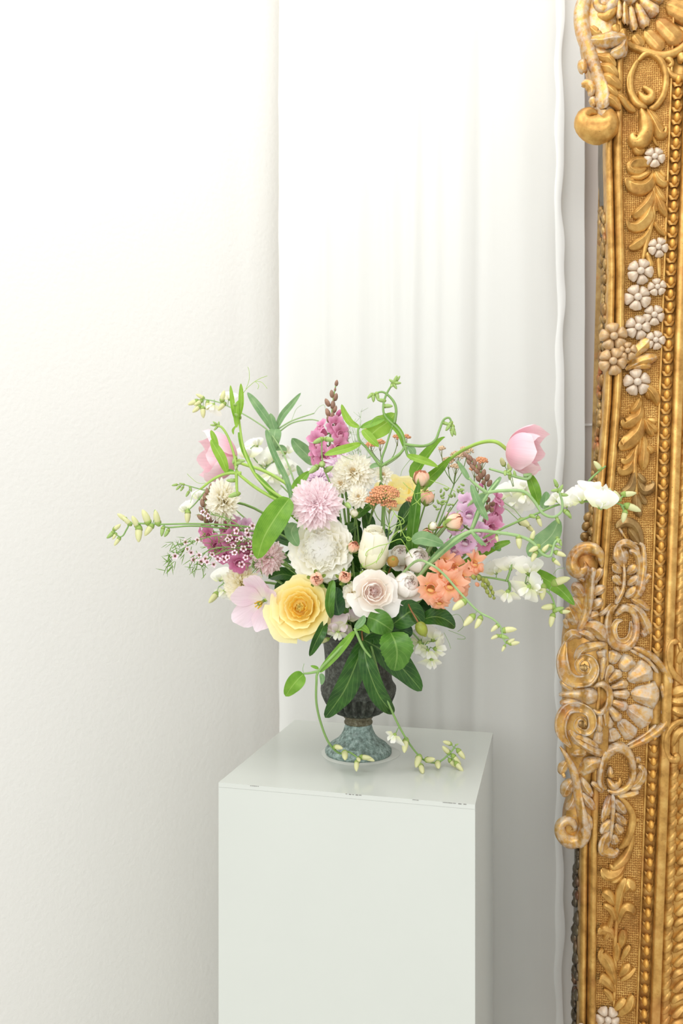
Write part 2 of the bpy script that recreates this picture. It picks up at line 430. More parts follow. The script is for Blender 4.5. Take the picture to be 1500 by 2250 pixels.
# ------------------------------------------------------------------ gilded mirror frame
def gold_mat(name, white, red, panel=False, dark=0.0, sp=1.0, wc=(192, 183, 169)):
    m, nt, b = nodes(name)
    co = coord(nt)
    n1 = noise(nt, 45*sp, 5, co, .6); n2 = noise(nt, 130*sp, 3, co, .6); n3 = noise(nt, 18*sp, 3, co, .5); n4 = noise(nt, 420, 2, co, .5)
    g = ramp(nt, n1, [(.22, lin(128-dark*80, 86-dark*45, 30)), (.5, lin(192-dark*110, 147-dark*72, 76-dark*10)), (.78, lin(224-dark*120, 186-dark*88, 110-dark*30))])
    g = mixc(nt, ramp(nt, n3, [(.56, (0, 0, 0, 1)), (.7, (red, red, red, 1))]), g, lin(168, 88, 48))
    sp_ = ramp(nt, n4, [(.70, (0, 0, 0, 1)), (.74, (.7, .7, .7, 1))])
    g = mixc(nt, sp_, g, lin(96, 62, 24))
    if white > 0:
        pt = nt.nodes.new('ShaderNodeNewGeometry').outputs['Pointiness']
        wm = N(nt, 'ShaderNodeMath', operation='ADD'); nt.links.new(n2, wm.inputs[0])
        pr = ramp(nt, pt, [(.47, (.0, .0, .0, 1)), (.56, (.25, .25, .25, 1))]); nt.links.new(pr, wm.inputs[1])
        wf = ramp(nt, wm.outputs[0], [(.66-white*.5, (0, 0, 0, 1)), (1.0-white*.5, (.8, .8, .8, 1))])
        g = mixc(nt, wf, g, lin(*wc))
        mt = N(nt, 'ShaderNodeMath', operation='MULTIPLY_ADD'); nt.links.new(wf, mt.inputs[0]); mt.inputs[1].default_value = -.56; mt.inputs[2].default_value = .56
        nt.links.new(mt.outputs[0], b.inputs['Metallic'])
    else:
        b.inputs['Metallic'].default_value = .56
    nt.links.new(g, b.inputs['Base Color']); b.inputs['Roughness'].default_value = .37 if not panel else .5
    h = n2
    if panel:
        sx = N(nt, 'ShaderNodeTexWave', Scale=105., Distortion=3.2, Detail=2.); sx.bands_direction = 'X'; sx.inputs['Detail Scale'].default_value = 2.5
        sz = N(nt, 'ShaderNodeTexWave', Scale=88., Distortion=4.5, Detail=2.); sz.bands_direction = 'Z'; sz.inputs['Detail Scale'].default_value = 2.5
        for s_ in (sx, sz): nt.links.new(co, s_.inputs[0])
        h = mixc(nt, .5, sx.outputs[0], sz.outputs[0])
        gg = mixc(nt, ramp(nt, h, [(.25, (1, 1, 1, 1)), (.6, (0, 0, 0, 1))]), g, lin(150, 100, 40))
        nt.links.new(gg, b.inputs['Base Color'])
        bump(nt, b, h, .7, .0015)
    else:
        bump(nt, b, h, .18, .0012)
    MAT[name] = m
gold_mat('gold', 0, .25)
gold_mat('gold_panel', 0, .1, True)
gold_mat('gold_worn', .22, .55)
gold_mat('gold_rubbed', .08, .4)
gold_mat('gesso', .36, .3)
gold_mat('gold_light', 0, 0, dark=-.30)
gold_mat('gesso_flower', .46, .2, wc=(214, 208, 199))
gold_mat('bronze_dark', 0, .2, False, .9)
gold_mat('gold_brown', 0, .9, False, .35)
P0 = W(1380, 1125, 1.25); CAMP = V((0, 0, CAMZ))
FN = V((-.16, -.986, .035)).normalized()
UP = V((.0366, 0, 1)); FV = (UP-FN*UP.dot(FN)).normalized(); FU = FV.cross(FN).normalized()
PXS = 1.25/FPX
KF = FN.dot(P0-CAMP)
def F(px, py, h=0.0):
    d = V(((px-750)/FPX, 1, -(py-1125)/FPX))
    return CAMP+d*(KF/FN.dot(d))+FN*(h*PXS)
E_TAB = [(-200, 1334), (330, 1328), (600, 1334), (740, 1332), (880, 1326), (1000, 1317), (1160, 1304), (1300, 1294), (1600, 1281), (1860, 1274), (2250, 1270), (2500, 1264)]
def EX(y): return interp(E_TAB, y)
def CX(y): return 1491-.0366*(y-100)
base_pt = F(1500, 1125, -60); base_pt.z = 0
mir = thing('gilded_mirror', 'tall ornate carved gilded mirror frame leaning at the right edge', 'mirror', base_pt)
Y0, Y1 = -220, 2520
def strip(name, m, prof, n=90, y0=Y0, y1=Y1):
    """prof(y) -> list of (px, h) across the member"""
    mb = MB(); rows = [prof(y0+(y1-y0)*j/n) for j in range(n+1)]; k = len(rows[0])
    vs = []; uv = []
    for j, r in enumerate(rows):
        y = y0+(y1-y0)*j/n
        for i, (x, h) in enumerate(r): vs.append(F(x, y, h)); uv.append((i/(k-1), j/n))
    mb.add(vs, [(j*k+i, j*k+k+i, j*k+k+i+1, j*k+i+1) for j in range(n) for i in range(k-1)], uv)
    return mb.build(name, m, mir)
def half(x0, x1, h0, h1, n=7, sk=0):
    return [((x0+x1)/2+(x1-x0)/2*-math.cos(PI*i/n), h0+(h1-h0)*math.sin(PI*i/n)) for i in range(n+1)]
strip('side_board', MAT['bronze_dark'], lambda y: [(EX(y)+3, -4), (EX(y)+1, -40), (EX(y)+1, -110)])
strip('outer_moulding', MAT['gold'], lambda y: [(EX(y), -30)]+half(EX(y), EX(y)+17, 0, 15))
strip('outer_moulding', MAT['gold'], lambda y: half(EX(y)+17.5, EX(y)+38, 3, 21))
strip('ground_panel', MAT['gold_panel'], lambda y: [(EX(y)+35, 3), (EX(y)+50, 2), (CX(y)-30, 2), (CX(y)-17, 3)])
strip('inner_fillet', MAT['gold'], lambda y: [(CX(y)-18, 2), (CX(y)-17, 7), (CX(y)-13, 7), (CX(y)-12.5, -3), (CX(y)+13, -3), (CX(y)+14, 10)])
strip('flat_fillet', MAT['gold'], lambda y: [(CX(y)+13, -3), (CX(y)+14, 11), (CX(y)+17, 14), (CX(y)+32, 14), (CX(y)+35, 11), (CX(y)+36, 0), (CX(y)+100, 0), (CX(y)+106, 8), (CX(y)+118, 8), (CX(y)+122, -20)])
# mirror plate, backboard and the plain outer members beyond the photograph
m, nt, b = nodes('mirror_plate'); b.inputs['Base Color'].default_value = (.9, .9, .9, 1); b.inputs['Metallic'].default_value = 1; b.inputs['Roughness'].default_value = .04; MAT['mirror_plate'] = m
MB().add([F(x, y, -22) for x, y in ((1590, -200), (2180, -200), (2180, 2480), (1500, 2480))], [(3, 2, 1, 0)]).build('mirror_plate', MAT['mirror_plate'], mir)
bk = MB(); q = [F(x, y, -h) for h in (100, 110) for x, y in ((1345, -215), (2380, -215), (2380, 2500), (1275, 2500))]
bk.add(q, [(0, 1, 2, 3), (7, 6, 5, 4), (0, 4, 5, 1), (1, 5, 6, 2), (2, 6, 7, 3), (3, 7, 4, 0)]).build('backboard', MAT['gold_brown'], mir)
def member(x0, y0_, x1, y1_):
    mb = MB(); q = [F(x, y, h) for h in (16, -100) for x, y in ((x0, y0_), (x1, y0_), (x1, y1_), (x0, y1_))]
    mb.add(q, [(3, 2, 1, 0), (4, 5, 6, 7), (0, 1, 5, 4), (1, 2, 6, 5), (2, 3, 7, 6), (3, 0, 4, 7)]).build('outer_rail', MAT['gold'], mir, False)
member(2175, -215, 2400, 2500); member(1560, -420, 2400, -200); member(1520, 2480, 2400, 2700); member(1330, -420, 1570, -205); member(1262, 2500, 1530, 2700)

def sweep(pts, kind='r', lift=0, k=.8, n=None):
    n = n or max(6, 4*(len(pts)-1)); S = cr(pts, n); mb = MB(); ss = [-1, -.92, -.6, -.2, .1, .2, .3, .6, .92, 1]
    vs = []; uv = []
    ws = 1.24 if kind == 'l' else (1.12 if kind == 'r' else 1.05)
    for i, (x, y, w) in enumerate(S):
        a = S[max(i-1, 0)]; c = S[min(i+1, n)]
        tx, ty = c[0]-a[0], c[1]-a[1]; l = math.hypot(tx, ty) or 1; nx, ny = -ty/l, tx/l
        w = max(.8, w)*max(.12, (1-abs(2*i/n-1)**8))**.5
        w *= ws
        for s in ss:
            if kind == 'r': z = math.sqrt(max(0, 1-s*s))*w*k
            elif kind == 'l': z = w*k*(0 if abs(s) == 1 else .32+.78*(((s+1)/1.2 if s < .2 else (1-s)/.8)**1.25))
            else: z = w*k*(0 if abs(s) == 1 else (1.0 if abs(s) > .8 else (.55 if abs(s) > .5 else .40)))
            b_ = -5 if abs(s) == 1 else 0
            X_ = x+nx*s*w; Y_ = y+ny*s*w; dx = X_-EX(Y_); ex = 17*max(0, min(1, (50-dx)/14))*max(.5, min(1, (dx+14)/14))
            vs.append(F(X_, Y_, lift+z+b_+ex)); uv.append(((s+1)/2, i/n))
    m_ = len(ss)
    mb.add(vs, [(j*m_+i, j*m_+i+1, j*m_+m_+i+1, j*m_+m_+i) for j in range(n) for i in range(m_-1)], uv)
    mb.f = [tuple(reversed(f)) for f in mb.f] if ((V(vs[m_])-V(vs[0])).cross(V(vs[1])-V(vs[0]))).dot(FN) > 0 and False else mb.f
    return mb
def orn(name, m, kind, lift, k, *strokes):
    for st in strokes: sweep(st, kind, lift, k).build(name, MAT[m], mir)
L_ = 'acanthus_leaf'; SCR = 'scroll'; RIB = 'shell_lobe'; STM = 'carved_stem'
# -- upper cartouche and shell
def ground(pts, h0, h1):
    C = cr(pts+[pts[0]], 6*len(pts))[:-1]; n = len(C); cx_ = sum(p[0] for p in C)/n; cy_ = sum(p[1] for p in C)/n
    vs = [F(x, y, h0) for x, y in C]+[F(x, y, h1-5) for x, y in C]+[F(x+(cx_-x)*.06, y+(cy_-y)*.02, h1) for x, y in C]
    fs = [(i, (i+1) % n, n+(i+1) % n, n+i) for i in range(n)]+[(n+i, n+(i+1) % n, 2*n+(i+1) % n, 2*n+i) for i in range(n)]+[tuple(2*n+i for i in range(n))]
    MB().add(vs, fs).build('cartouche_ground', MAT['gold_rubbed'], mir)
ground([(1296, -60), (1276, 20), (1279, 90), (1290, 140), (1303, 200), (1312, 262), (1344, 268), (1350, 200), (1348, 130), (1352, 60), (1356, -60)], -40, 18)
ground([(1262, 1218), (1300, 1212), (1312, 1260), (1308, 1320), (1326, 1380), (1334, 1420), (1334, 1640), (1316, 1664), (1296, 1700), (1294, 1800), (1246, 1838), (1240, 1790), (1258, 1720), (1242, 1650), (1238, 1530), (1238, 1400), (1256, 1330), (1276, 1290), (1264, 1260)], -40, 18)
orn(SCR, 'gold_worn', 'r', 8, .8, [(1290, -14, 17), (1275, 35, 15), (1279, 80, 15), (1293, 125, 13), (1309, 170, 12), (1320, 215, 13), (1322, 250, 17)],
    [(1346, -5, 8), (1346, 18, 9), (1330, 32, 10), (1311, 26, 9), (1308, 8, 8), (1320, 0, 6), (1326, 9, 4)])
orn(SCR, 'gold', 'r', 2, .9, [(1306, 40, 8), (1325, 46, 12), (1342, 36, 10), (1347, 15, 6)])
orn('scroll_bulb', 'gold', 'r', 6, .85, [(1338, 252, 12), (1330, 284, 27), (1305, 292, 28), (1283, 280, 22), (1280, 262, 14), (1296, 253, 9), (1310, 258, 5)])
orn(L_, 'gold_worn', 'l', 12, .7, [(1284, 100, 4), (1312, 102, 12), (1342, 103, 13), (1366, 99, 6), (1373, 97, 2)], [(1372, 99, 3), (1362, 126, 10), (1336, 136, 7)])
orn(L_, 'gold', 'l', 8, .8, [(1304, 130, 4), (1330, 141, 9), (1348, 160, 4)], [(1311, 150, 4), (1335, 165, 10), (1354, 184, 4)], [(1318, 172, 4), (1340, 190, 11), (1361, 208, 5)],
    [(1324, 196, 3), (1340, 212, 8), (1355, 226, 3)], [(1326, 226, 9), (1345, 236, 9), (1358, 254, 4)], [(1352, 220, 4), (1372, 235, 8), (1394, 249, 4)], [(1292, 70, 8), (1308, 85, 10), (1316, 78, 5)])
orn(L_, 'gold_rubbed', 'r', 4, .8, [(1276, 138, 8), (1279, 155, 10), (1281, 168, 6)], [(1275, 193, 4), (1288, 190, 9), (1299, 203, 10), (1294, 218, 5)], [(1296, 220, 6), (1302, 232, 7), (1300, 240, 4)])
orn(RIB, 'gold_rubbed', 'r', 10, .8, [(1355, 16, 4), (1356, 58, 6)], [(1368, 18, 5), (1371, 68, 9)], [(1383, 18, 5), (1391, 74, 10)], [(1395, 13, 6), (1418, 66, 13)], [(1402, 4, 7), (1442, 38, 15)], [(1412, -12, 6), (1456, 4, 15)])
orn('shell_rim', 'gold_worn', 'r', 14, .8, [(1350, -8, 4), (1356, 8, 5), (1373, 14, 6), (1392, 6, 5), (1400, -6, 4)])
orn(RIB, 'gold', 'l', 4, .45, [(1348, 66, 8), (1352, 84, 6)], [(1362, 76, 9), (1375, 93, 8)], [(1390, 78, 10), (1410, 105, 11)], [(1415, 70, 12), (1455, 112, 15)], [(1442, 46, 14), (1494, 98, 20)], [(1462, 12, 16), (1520, 36, 24)])
orn('shell_rim', 'gold', 'r', 7, .8, [(1345, 84, 3), (1375, 101, 6), (1420, 118, 7), (1455, 126, 8), (1490, 114, 8), (1515, 88, 8)])
orn('oval_strap', 'gold', 'r', 6, .9, [(1400, 135, 6), (1385, 165, 7), (1383, 200, 8), (1396, 228, 8), (1420, 240, 7)], [(1398, 138, 5), (1422, 120, 7), (1448, 135, 7), (1461, 170, 7), (1456, 210, 7), (1440, 235, 7), (1424, 242, 6)])
orn(SCR, 'gold', 'r', 9, .9, [(1400, 205, 4), (1412, 222, 9), (1424, 224, 10), (1430, 212, 8), (1422, 203, 6), (1410, 196, 5)], [(1406, 243, 5), (1414, 268, 13), (1418, 292, 15), (1408, 312, 17), (1392, 316, 13), (1388, 304, 9), (1398, 299, 5)])
orn(L_, 'gold', 'l', 6, .8, [(1420, 242, 4), (1435, 270, 9), (1448, 296, 12), (1458, 296, 7), (1462, 280, 4)], [(1390, 322, 5), (1402, 336, 9), (1415, 330, 4)], [(1424, 244, 3), (1440, 262, 5), (1452, 278, 4)], [(1430, 300, 3), (1438, 316, 3), (1444, 324, 2)])
orn(SCR, 'gold', 'r', 6, .9, [(1462, 150, 4), (1475, 170, 6), (1505, 175, 6)], [(1458, 133, 4), (1468, 134, 6), (1474, 144, 5), (1466, 150, 3)], [(1492, 120, 8), (1500, 140, 9)])
# -- foliage drop below the cartouche
orn(L_, 'gold', 'l', 6, .85, [(1430, 366, 4), (1412, 360, 10), (1392, 362, 11), (1384, 372, 9), (1400, 379, 8), (1418, 372, 4)], [(1384, 392, 3), (1405, 392, 6), (1426, 380, 4)],
    [(1433, 380, 3), (1428, 402, 10), (1412, 416, 13), (1390, 414, 12), (1378, 403, 8), (1392, 398, 5)], [(1438, 378, 4), (1445, 395, 9), (1457, 405, 9), (1463, 400, 4)], [(1448, 376, 3), (1460, 392, 4)],
    [(1434, 420, 5), (1422, 450, 11), (1400, 472, 11), (1387, 477, 5)], [(1430, 450, 5), (1420, 482, 12), (1400, 500, 11), (1382, 498, 8), (1376, 488, 3)], [(1420, 482, 4), (1412, 500, 7), (1406, 510, 3)],
    [(1438, 410, 3), (1448, 430, 7), (1461, 446, 4)], [(1438, 425, 3), (1450, 455, 9), (1463, 480, 3)], [(1437, 430, 3), (1440, 455, 5), (1440, 467, 3)], [(1427, 505, 5), (1415, 525, 7), (1395, 541, 10), (1380, 548, 4)], [(1436, 490, 4), (1448, 508, 6), (1461, 520, 4)])
orn(STM, 'gold', 'r', 4, .9, [(1433, 376, 4), (1435, 430, 6), (1432, 480, 6), (1420, 530, 6), (1410, 575, 6)], [(1420, 555, 6), (1430, 592, 8)], [(1445, 566, 6), (1447, 612, 5)], [(1405, 866, 4), (1410, 920, 5), (1405, 960, 5), (1394, 1000, 6), (1393, 1050, 6), (1398, 1092, 5)])
orn(L_, 'gold_rubbed', 'l', 8, .8, [(1373, 802, 4), (1390, 780, 9), (1415, 757, 11), (1423, 744, 5)], [(1370, 816, 4), (1400, 797, 9), (1425, 790, 10), (1443, 785, 4)], [(1385, 811, 3), (1410, 804, 8), (1428, 808, 5)])
orn(L_, 'gold', 'l', 5, .85, [(1408, 845, 4), (1425, 857, 9), (1438, 875, 10), (1444, 893, 3)], [(1416, 857, 3), (1423, 868, 7), (1424, 879, 4)], [(1405, 874, 5), (1398, 895, 9), (1383, 908, 5)], [(1408, 890, 5), (1402, 915, 10), (1385, 927, 14), (1370, 933, 9), (1366, 923, 5)],
    [(1410, 915, 5), (1400, 950, 14), (1380, 970, 15), (1363, 983, 8), (1364, 968, 4)], [(1405, 950, 4), (1400, 970, 8), (1392, 981, 3)], [(1414, 920, 3), (1425, 945, 8), (1433, 960, 4)], [(1416, 922, 3), (1432, 940, 7), (1444, 950, 4)], [(1420, 922, 3), (1433, 926, 6), (1440, 925, 4)],
    [(1408, 945, 4), (1405, 980, 7), (1403, 1004, 4)], [(1412, 950, 4), (1414, 990, 10), (1412, 1018, 10), (1410, 1035, 3)], [(1418, 980, 5), (1427, 990, 8), (1432, 998, 4)], [(1393, 985, 4), (1385, 1005, 9), (1372, 1014, 8), (1364, 1008, 4)], [(1391, 1008, 4), (1380, 1030, 10), (1364, 1036, 9), (1357, 1027, 4)])
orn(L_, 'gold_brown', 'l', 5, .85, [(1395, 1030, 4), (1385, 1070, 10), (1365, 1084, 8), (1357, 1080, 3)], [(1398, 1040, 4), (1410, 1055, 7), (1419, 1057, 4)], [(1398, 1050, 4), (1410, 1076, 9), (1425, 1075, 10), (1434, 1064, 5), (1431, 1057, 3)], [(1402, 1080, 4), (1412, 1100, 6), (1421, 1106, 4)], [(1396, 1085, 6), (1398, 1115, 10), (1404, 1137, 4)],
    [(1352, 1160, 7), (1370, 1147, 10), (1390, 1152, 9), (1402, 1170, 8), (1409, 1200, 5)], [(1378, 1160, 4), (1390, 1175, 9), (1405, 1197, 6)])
# -- lower cartouche
orn(SCR, 'gold_worn', 'r', 8, .8, [(1356, 1156, 4), (1380, 1190, 2), (1408, 1196, 4), (1413, 1230, 6), (1410, 1270, 7), (1404, 1298, 9), (1388, 1318, 5)])
orn(STM, 'gesso', 'r', 13, .8, [(1350, 1326, 6), (1366, 1295, 4), (1369, 1255, 3), (1366, 1232, 2)])
orn(L_, 'gold_worn', 'l', 8, .75, [(1368, 1247, 5), (1362, 1222, 15), (1359, 1200, 8), (1374, 1193, 8), (1393, 1203, 6), (1403, 1216, 3)], [(1365, 1258, 4), (1352, 1248, 9), (1345, 1238, 4)], [(1365, 1285, 4), (1352, 1272, 8), (1345, 1264, 4)], [(1360, 1310, 7), (1350, 1288, 6)],
    [(1375, 1260, 4), (1388, 1250, 9), (1394, 1240, 4)], [(1376, 1285, 4), (1390, 1275, 8), (1399, 1264, 4)], [(1372, 1312, 5), (1387, 1300, 9), (1394, 1287, 4)], [(1380, 1210, 5), (1395, 1215, 7), (1402, 1235, 6), (1402, 1260, 5), (1396, 1290, 6)], [(1409, 1284, 4), (1419, 1271, 6), (1427, 1262, 5)])
orn(SCR, 'gold_rubbed', 'r', 10, .85, [(1318, 1246, 5), (1313, 1217, 10), (1295, 1205, 13), (1273, 1207, 12), (1257, 1224, 11), (1256, 1246, 13), (1269, 1258, 12), (1284, 1248, 8), (1281, 1233, 4)])
orn(STM, 'gold_worn', 'r', 9, .8, [(1296, 1245, 13), (1293, 1270, 10), (1291, 1305, 10), (1283, 1350, 9), (1268, 1388, 8)])
orn(L_, 'gold_worn', 'l', 7, .8, [(1283, 1276, 5), (1269, 1267, 6)], [(1280, 1312, 6), (1265, 1292, 12), (1253, 1286, 5)], [(1276, 1347, 6), (1262, 1325, 10), (1251, 1314, 5)], [(1264, 1372, 8), (1251, 1347, 10), (1246, 1332, 5)], [(1246, 1380, 5), (1239, 1358, 5)],
    [(1300, 1281, 4), (1310, 1262, 8), (1319, 1247, 4)], [(1295, 1306, 4), (1312, 1295, 9), (1326, 1288, 4)], [(1292, 1336, 4), (1308, 1325, 10), (1319, 1314, 4)], [(1283, 1356, 5), (1300, 1349, 8), (1312, 1346, 4)], [(1272, 1374, 5), (1300, 1374, 12), (1323, 1393, 13), (1333, 1407, 4)], [(1312, 1350, 4), (1328, 1340, 5), (1346, 1326, 4)])
orn('oval_strap', 'gold_worn', 'r', 9, .85, [(1356, 1326, 5), (1338, 1345, 8), (1333, 1380, 9), (1345, 1412, 9), (1372, 1421, 9), (1392, 1402, 8), (1396, 1368, 7), (1386, 1342, 7), (1368, 1336, 9), (1350, 1352, 6)])
orn(SCR, 'gesso', 'c', 8, .8, [(1366, 1362, 3), (1352, 1366, 6), (1346, 1384, 7), (1354, 1406, 7), (1374, 1406, 6), (1384, 1388, 5), (1384, 1364, 4)])
orn(L_, 'gold_worn', 'l', 7, .8, [(1374, 1326, 3), (1400, 1340, 7), (1415, 1365, 9), (1422, 1385, 8), (1424, 1394, 3)], [(1384, 1314, 5), (1405, 1325, 7), (1418, 1335, 5), (1427, 1338, 4)], [(1408, 1384, 5), (1416, 1398, 7)])
orn('shell_rim', 'gold_rubbed', 'r', 8, .85, [(1388, 1420, 6), (1425, 1437, 7), (1450, 1461, 7), (1467, 1488, 7), (1468, 1500, 6), (1455, 1494, 4)], [(1452, 1500, 5), (1459, 1540, 6), (1456, 1572, 6)], [(1378, 1642, 5), (1420, 1621, 8), (1450, 1600, 9), (1461, 1584, 7), (1450, 1578, 4)])
orn('shell_rim', 'gesso', 'r', 6, .7, [(1382, 1426, 4), (1420, 1448, 4), (1444, 1478, 4)], [(1376, 1636, 3), (1412, 1616, 4), (1440, 1592, 3)])
orn('shell_heart', 'gold_worn', 'r', 16, .9, [(1299, 1504, 3), (1316, 1498, 6), (1332, 1509, 7), (1337, 1530, 7), (1329, 1551, 7), (1311, 1560, 5), (1298, 1552, 3)])
orn(L_, 'gold_worn', 'r', 8, .8, [(1226, 1524, 5), (1258, 1521, 10), (1288, 1524, 17), (1309, 1526, 13)], [(1228, 1542, 5), (1250, 1540, 9), (1275, 1546, 8)], [(1230, 1492, 4), (1240, 1502, 8), (1258, 1510, 8)])
orn(RIB, 'gold_worn', 'r', 9, .75, [(1317, 1490, 4), (1321, 1460, 7), (1323, 1440, 8)], [(1326, 1492, 4), (1342, 1460, 11)], [(1333, 1498, 4), (1362, 1473, 12)], [(1338, 1510, 4), (1377, 1499, 11)], [(1340, 1523, 5), (1381, 1524, 12)], [(1338, 1538, 5), (1377, 1553, 12)], [(1333, 1548, 5), (1360, 1581, 12)], [(1325, 1557, 5), (1339, 1598, 11)], [(1314, 1561, 4), (1313, 1602, 9)])
orn(RIB, 'gesso', 'l', 4, .42, [(1323, 1446, 9), (1320, 1424, 13)], [(1342, 1458, 8), (1352, 1430, 15)], [(1362, 1472, 10), (1387, 1443, 18)], [(1378, 1494, 10), (1428, 1466, 25)], [(1384, 1523, 10), (1446, 1528, 29)], [(1376, 1553, 10), (1428, 1584, 25)], [(1358, 1580, 9), (1391, 1619, 17)], [(1338, 1598, 9), (1348, 1628, 17)], [(1314, 1600, 8), (1312, 1630, 13)])
orn(SCR, 'gold_worn', 'c', 10, .75, [(1242, 1402, 5), (1233, 1440, 13), (1240, 1480, 15), (1264, 1494, 13), (1290, 1488, 12), (1302, 1466, 10), (1294, 1445, 8), (1276, 1442, 7), (1265, 1456, 6), (1270, 1472, 5), (1283, 1476, 4), (1290, 1466, 3), (1284, 1458, 2)],
    [(1252, 1638, 6), (1232, 1610, 12), (1230, 1580, 13), (1244, 1554, 12), (1270, 1550, 11), (1292, 1562, 10), (1297, 1586, 9), (1288, 1602, 7), (1272, 1602, 6), (1262, 1590, 5), (1268, 1576, 4), (1280, 1576, 4), (1284, 1588, 3)])
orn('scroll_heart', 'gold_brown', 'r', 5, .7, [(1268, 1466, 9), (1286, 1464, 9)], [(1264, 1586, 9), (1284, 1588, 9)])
orn(L_, 'gold_worn', 'l', 9, .8, [(1238, 1408, 6), (1255, 1390, 9), (1276, 1398, 6)], [(1262, 1448, 7), (1275, 1425, 9), (1300, 1416, 8), (1328, 1412, 5)], [(1248, 1600, 6), (1265, 1622, 8), (1295, 1640, 8), (1322, 1652, 6)], [(1266, 1385, 6), (1290, 1394, 8), (1301, 1403, 4)], [(1256, 1612, 4), (1280, 1620, 7), (1310, 1636, 5)])
# -- below the lower shell
orn('oval_strap', 'gold_worn', 'r', 9, .9, [(1330, 1732, 6), (1316, 1712, 8), (1320, 1680, 9), (1334, 1652, 10), (1358, 1640, 11), (1380, 1656, 9), (1389, 1690, 7), (1380, 1722, 7), (1354, 1738, 7), (1332, 1734, 5)])
orn(SCR, 'gold_rubbed', 'r', 8, .9, [(1339, 1682, 4), (1340, 1698, 8), (1348, 1700, 6)], [(1332, 1708, 4), (1345, 1724, 9), (1358, 1718, 6), (1360, 1706, 3)], [(1393, 1668, 6), (1406, 1668, 6)])
orn(L_, 'gold_worn', 'l', 7, .8, [(1320, 1664, 7), (1292, 1674, 14), (1276, 1688, 9), (1268, 1697, 4)], [(1400, 1680, 4), (1411, 1692, 7), (1404, 1712, 9), (1384, 1730, 6)], [(1356, 1748, 5), (1385, 1744, 6), (1402, 1738, 4)], [(1382, 1730, 4), (1398, 1728, 6), (1406, 1722, 3)], [(1295, 1712, 4), (1310, 1722, 6), (1326, 1735, 5)], [(1252, 1652, 4), (1270, 1650, 8), (1285, 1642, 5)])
orn(SCR, 'gold_worn', 'r', 9, .8, [(1228, 1636, 5), (1246, 1664, 7), (1261, 1700, 9), (1268, 1750, 9), (1277, 1790, 11), (1281, 1815, 13), (1272, 1836, 14), (1249, 1843, 14), (1231, 1828, 12), (1229, 1808, 10), (1243, 1797, 9), (1257, 1803, 8), (1259, 1816, 6), (1250, 1821, 4)])
orn(L_, 'gold_worn', 'l', 6, .8, [(1246, 1668, 4), (1235, 1682, 9), (1229, 1697, 5)], [(1258, 1708, 4), (1245, 1725, 12), (1236, 1746, 6)], [(1262, 1745, 4), (1252, 1765, 8), (1242, 1776, 4)], [(1270, 1700, 4), (1285, 1724, 8), (1298, 1743, 4)], [(1272, 1735, 4), (1290, 1755, 8), (1303, 1772, 4)], [(1276, 1775, 4), (1288, 1795, 8), (1294, 1816, 4)], [(1232, 1700, 6), (1240, 1697, 6)])
orn(STM, 'gesso', 'r', 10, .7, [(1344, 1742, 5), (1345, 1785, 4), (1338, 1848, 3)])
orn(L_, 'gold_worn', 'l', 6, .8, [(1340, 1745, 6), (1330, 1780, 9), (1321, 1803, 3)], [(1342, 1800, 4), (1328, 1815, 10), (1319, 1828, 5)], [(1338, 1824, 6), (1325, 1848, 11), (1326, 1866, 10), (1346, 1872, 9), (1358, 1864, 4)], [(1348, 1755, 5), (1362, 1773, 9), (1373, 1786, 4)], [(1350, 1785, 4), (1363, 1800, 8), (1376, 1808, 5)], [(1350, 1808, 4), (1360, 1821, 8), (1367, 1829, 4)], [(1345, 1832, 6), (1352, 1852, 9)])
orn(STM, 'gold', 'r', 7, .8, [(1352, 1742, 4), (1375, 1764, 6), (1388, 1790, 8), (1385, 1820, 8), (1374, 1848, 8), (1358, 1862, 4)], [(1388, 1798, 5), (1404, 1800, 4)], [(1388, 1800, 4), (1385, 1850, 6), (1370, 1884, 10), (1347, 1903, 8), (1337, 1896, 3)])
orn(L_, 'gold', 'l', 6, .85, [(1319, 1904, 5), (1333, 1920, 11), (1355, 1914, 10), (1371, 1892, 5)], [(1339, 1936, 4), (1352, 1930, 7), (1369, 1914, 3)], [(1352, 2017, 4), (1360, 1960, 9), (1373, 1927, 7)], [(1366, 1960, 4), (1380, 1940, 12), (1392, 1956, 6)], [(1349, 1987, 4), (1335, 1964, 11), (1320, 1957, 6)], [(1352, 2020, 5), (1340, 1995, 7), (1323, 1985, 5)],
    [(1355, 2030, 4), (1368, 1995, 8), (1384, 1994, 10), (1393, 2009, 4)], [(1346, 2060, 4), (1338, 2044, 9), (1320, 2038, 9), (1314, 2030, 4)], [(1360, 2082, 3), (1367, 2056, 9), (1368, 2039, 5)], [(1352, 2112, 3), (1355, 2085, 7), (1354, 2068, 4)], [(1364, 2107, 3), (1375, 2086, 7), (1383, 2074, 4)], [(1352, 2162, 4), (1335, 2115, 12), (1319, 2090, 8), (1325, 2083, 4)],
    [(1358, 2142, 3), (1374, 2125, 9), (1382, 2114, 3)], [(1362, 2152, 3), (1380, 2140, 6), (1395, 2124, 3)], [(1350, 2177, 3), (1330, 2151, 10), (1314, 2141, 8)], [(1345, 2197, 5), (1335, 2180, 6), (1324, 2170, 3)], [(1348, 2217, 4), (1364, 2201, 8), (1373, 2191, 4)], [(1358, 2227, 5), (1380, 2206, 11), (1389, 2183, 5)], [(1346, 2000, 3), (1332, 2050, 7), (1322, 2058, 3)])
orn(STM, 'gold', 'r', 4, .8, [(1347, 2210, 4), (1350, 2140, 4), (1350, 2070, 5), (1356, 2000, 4), (1358, 1970, 3)])
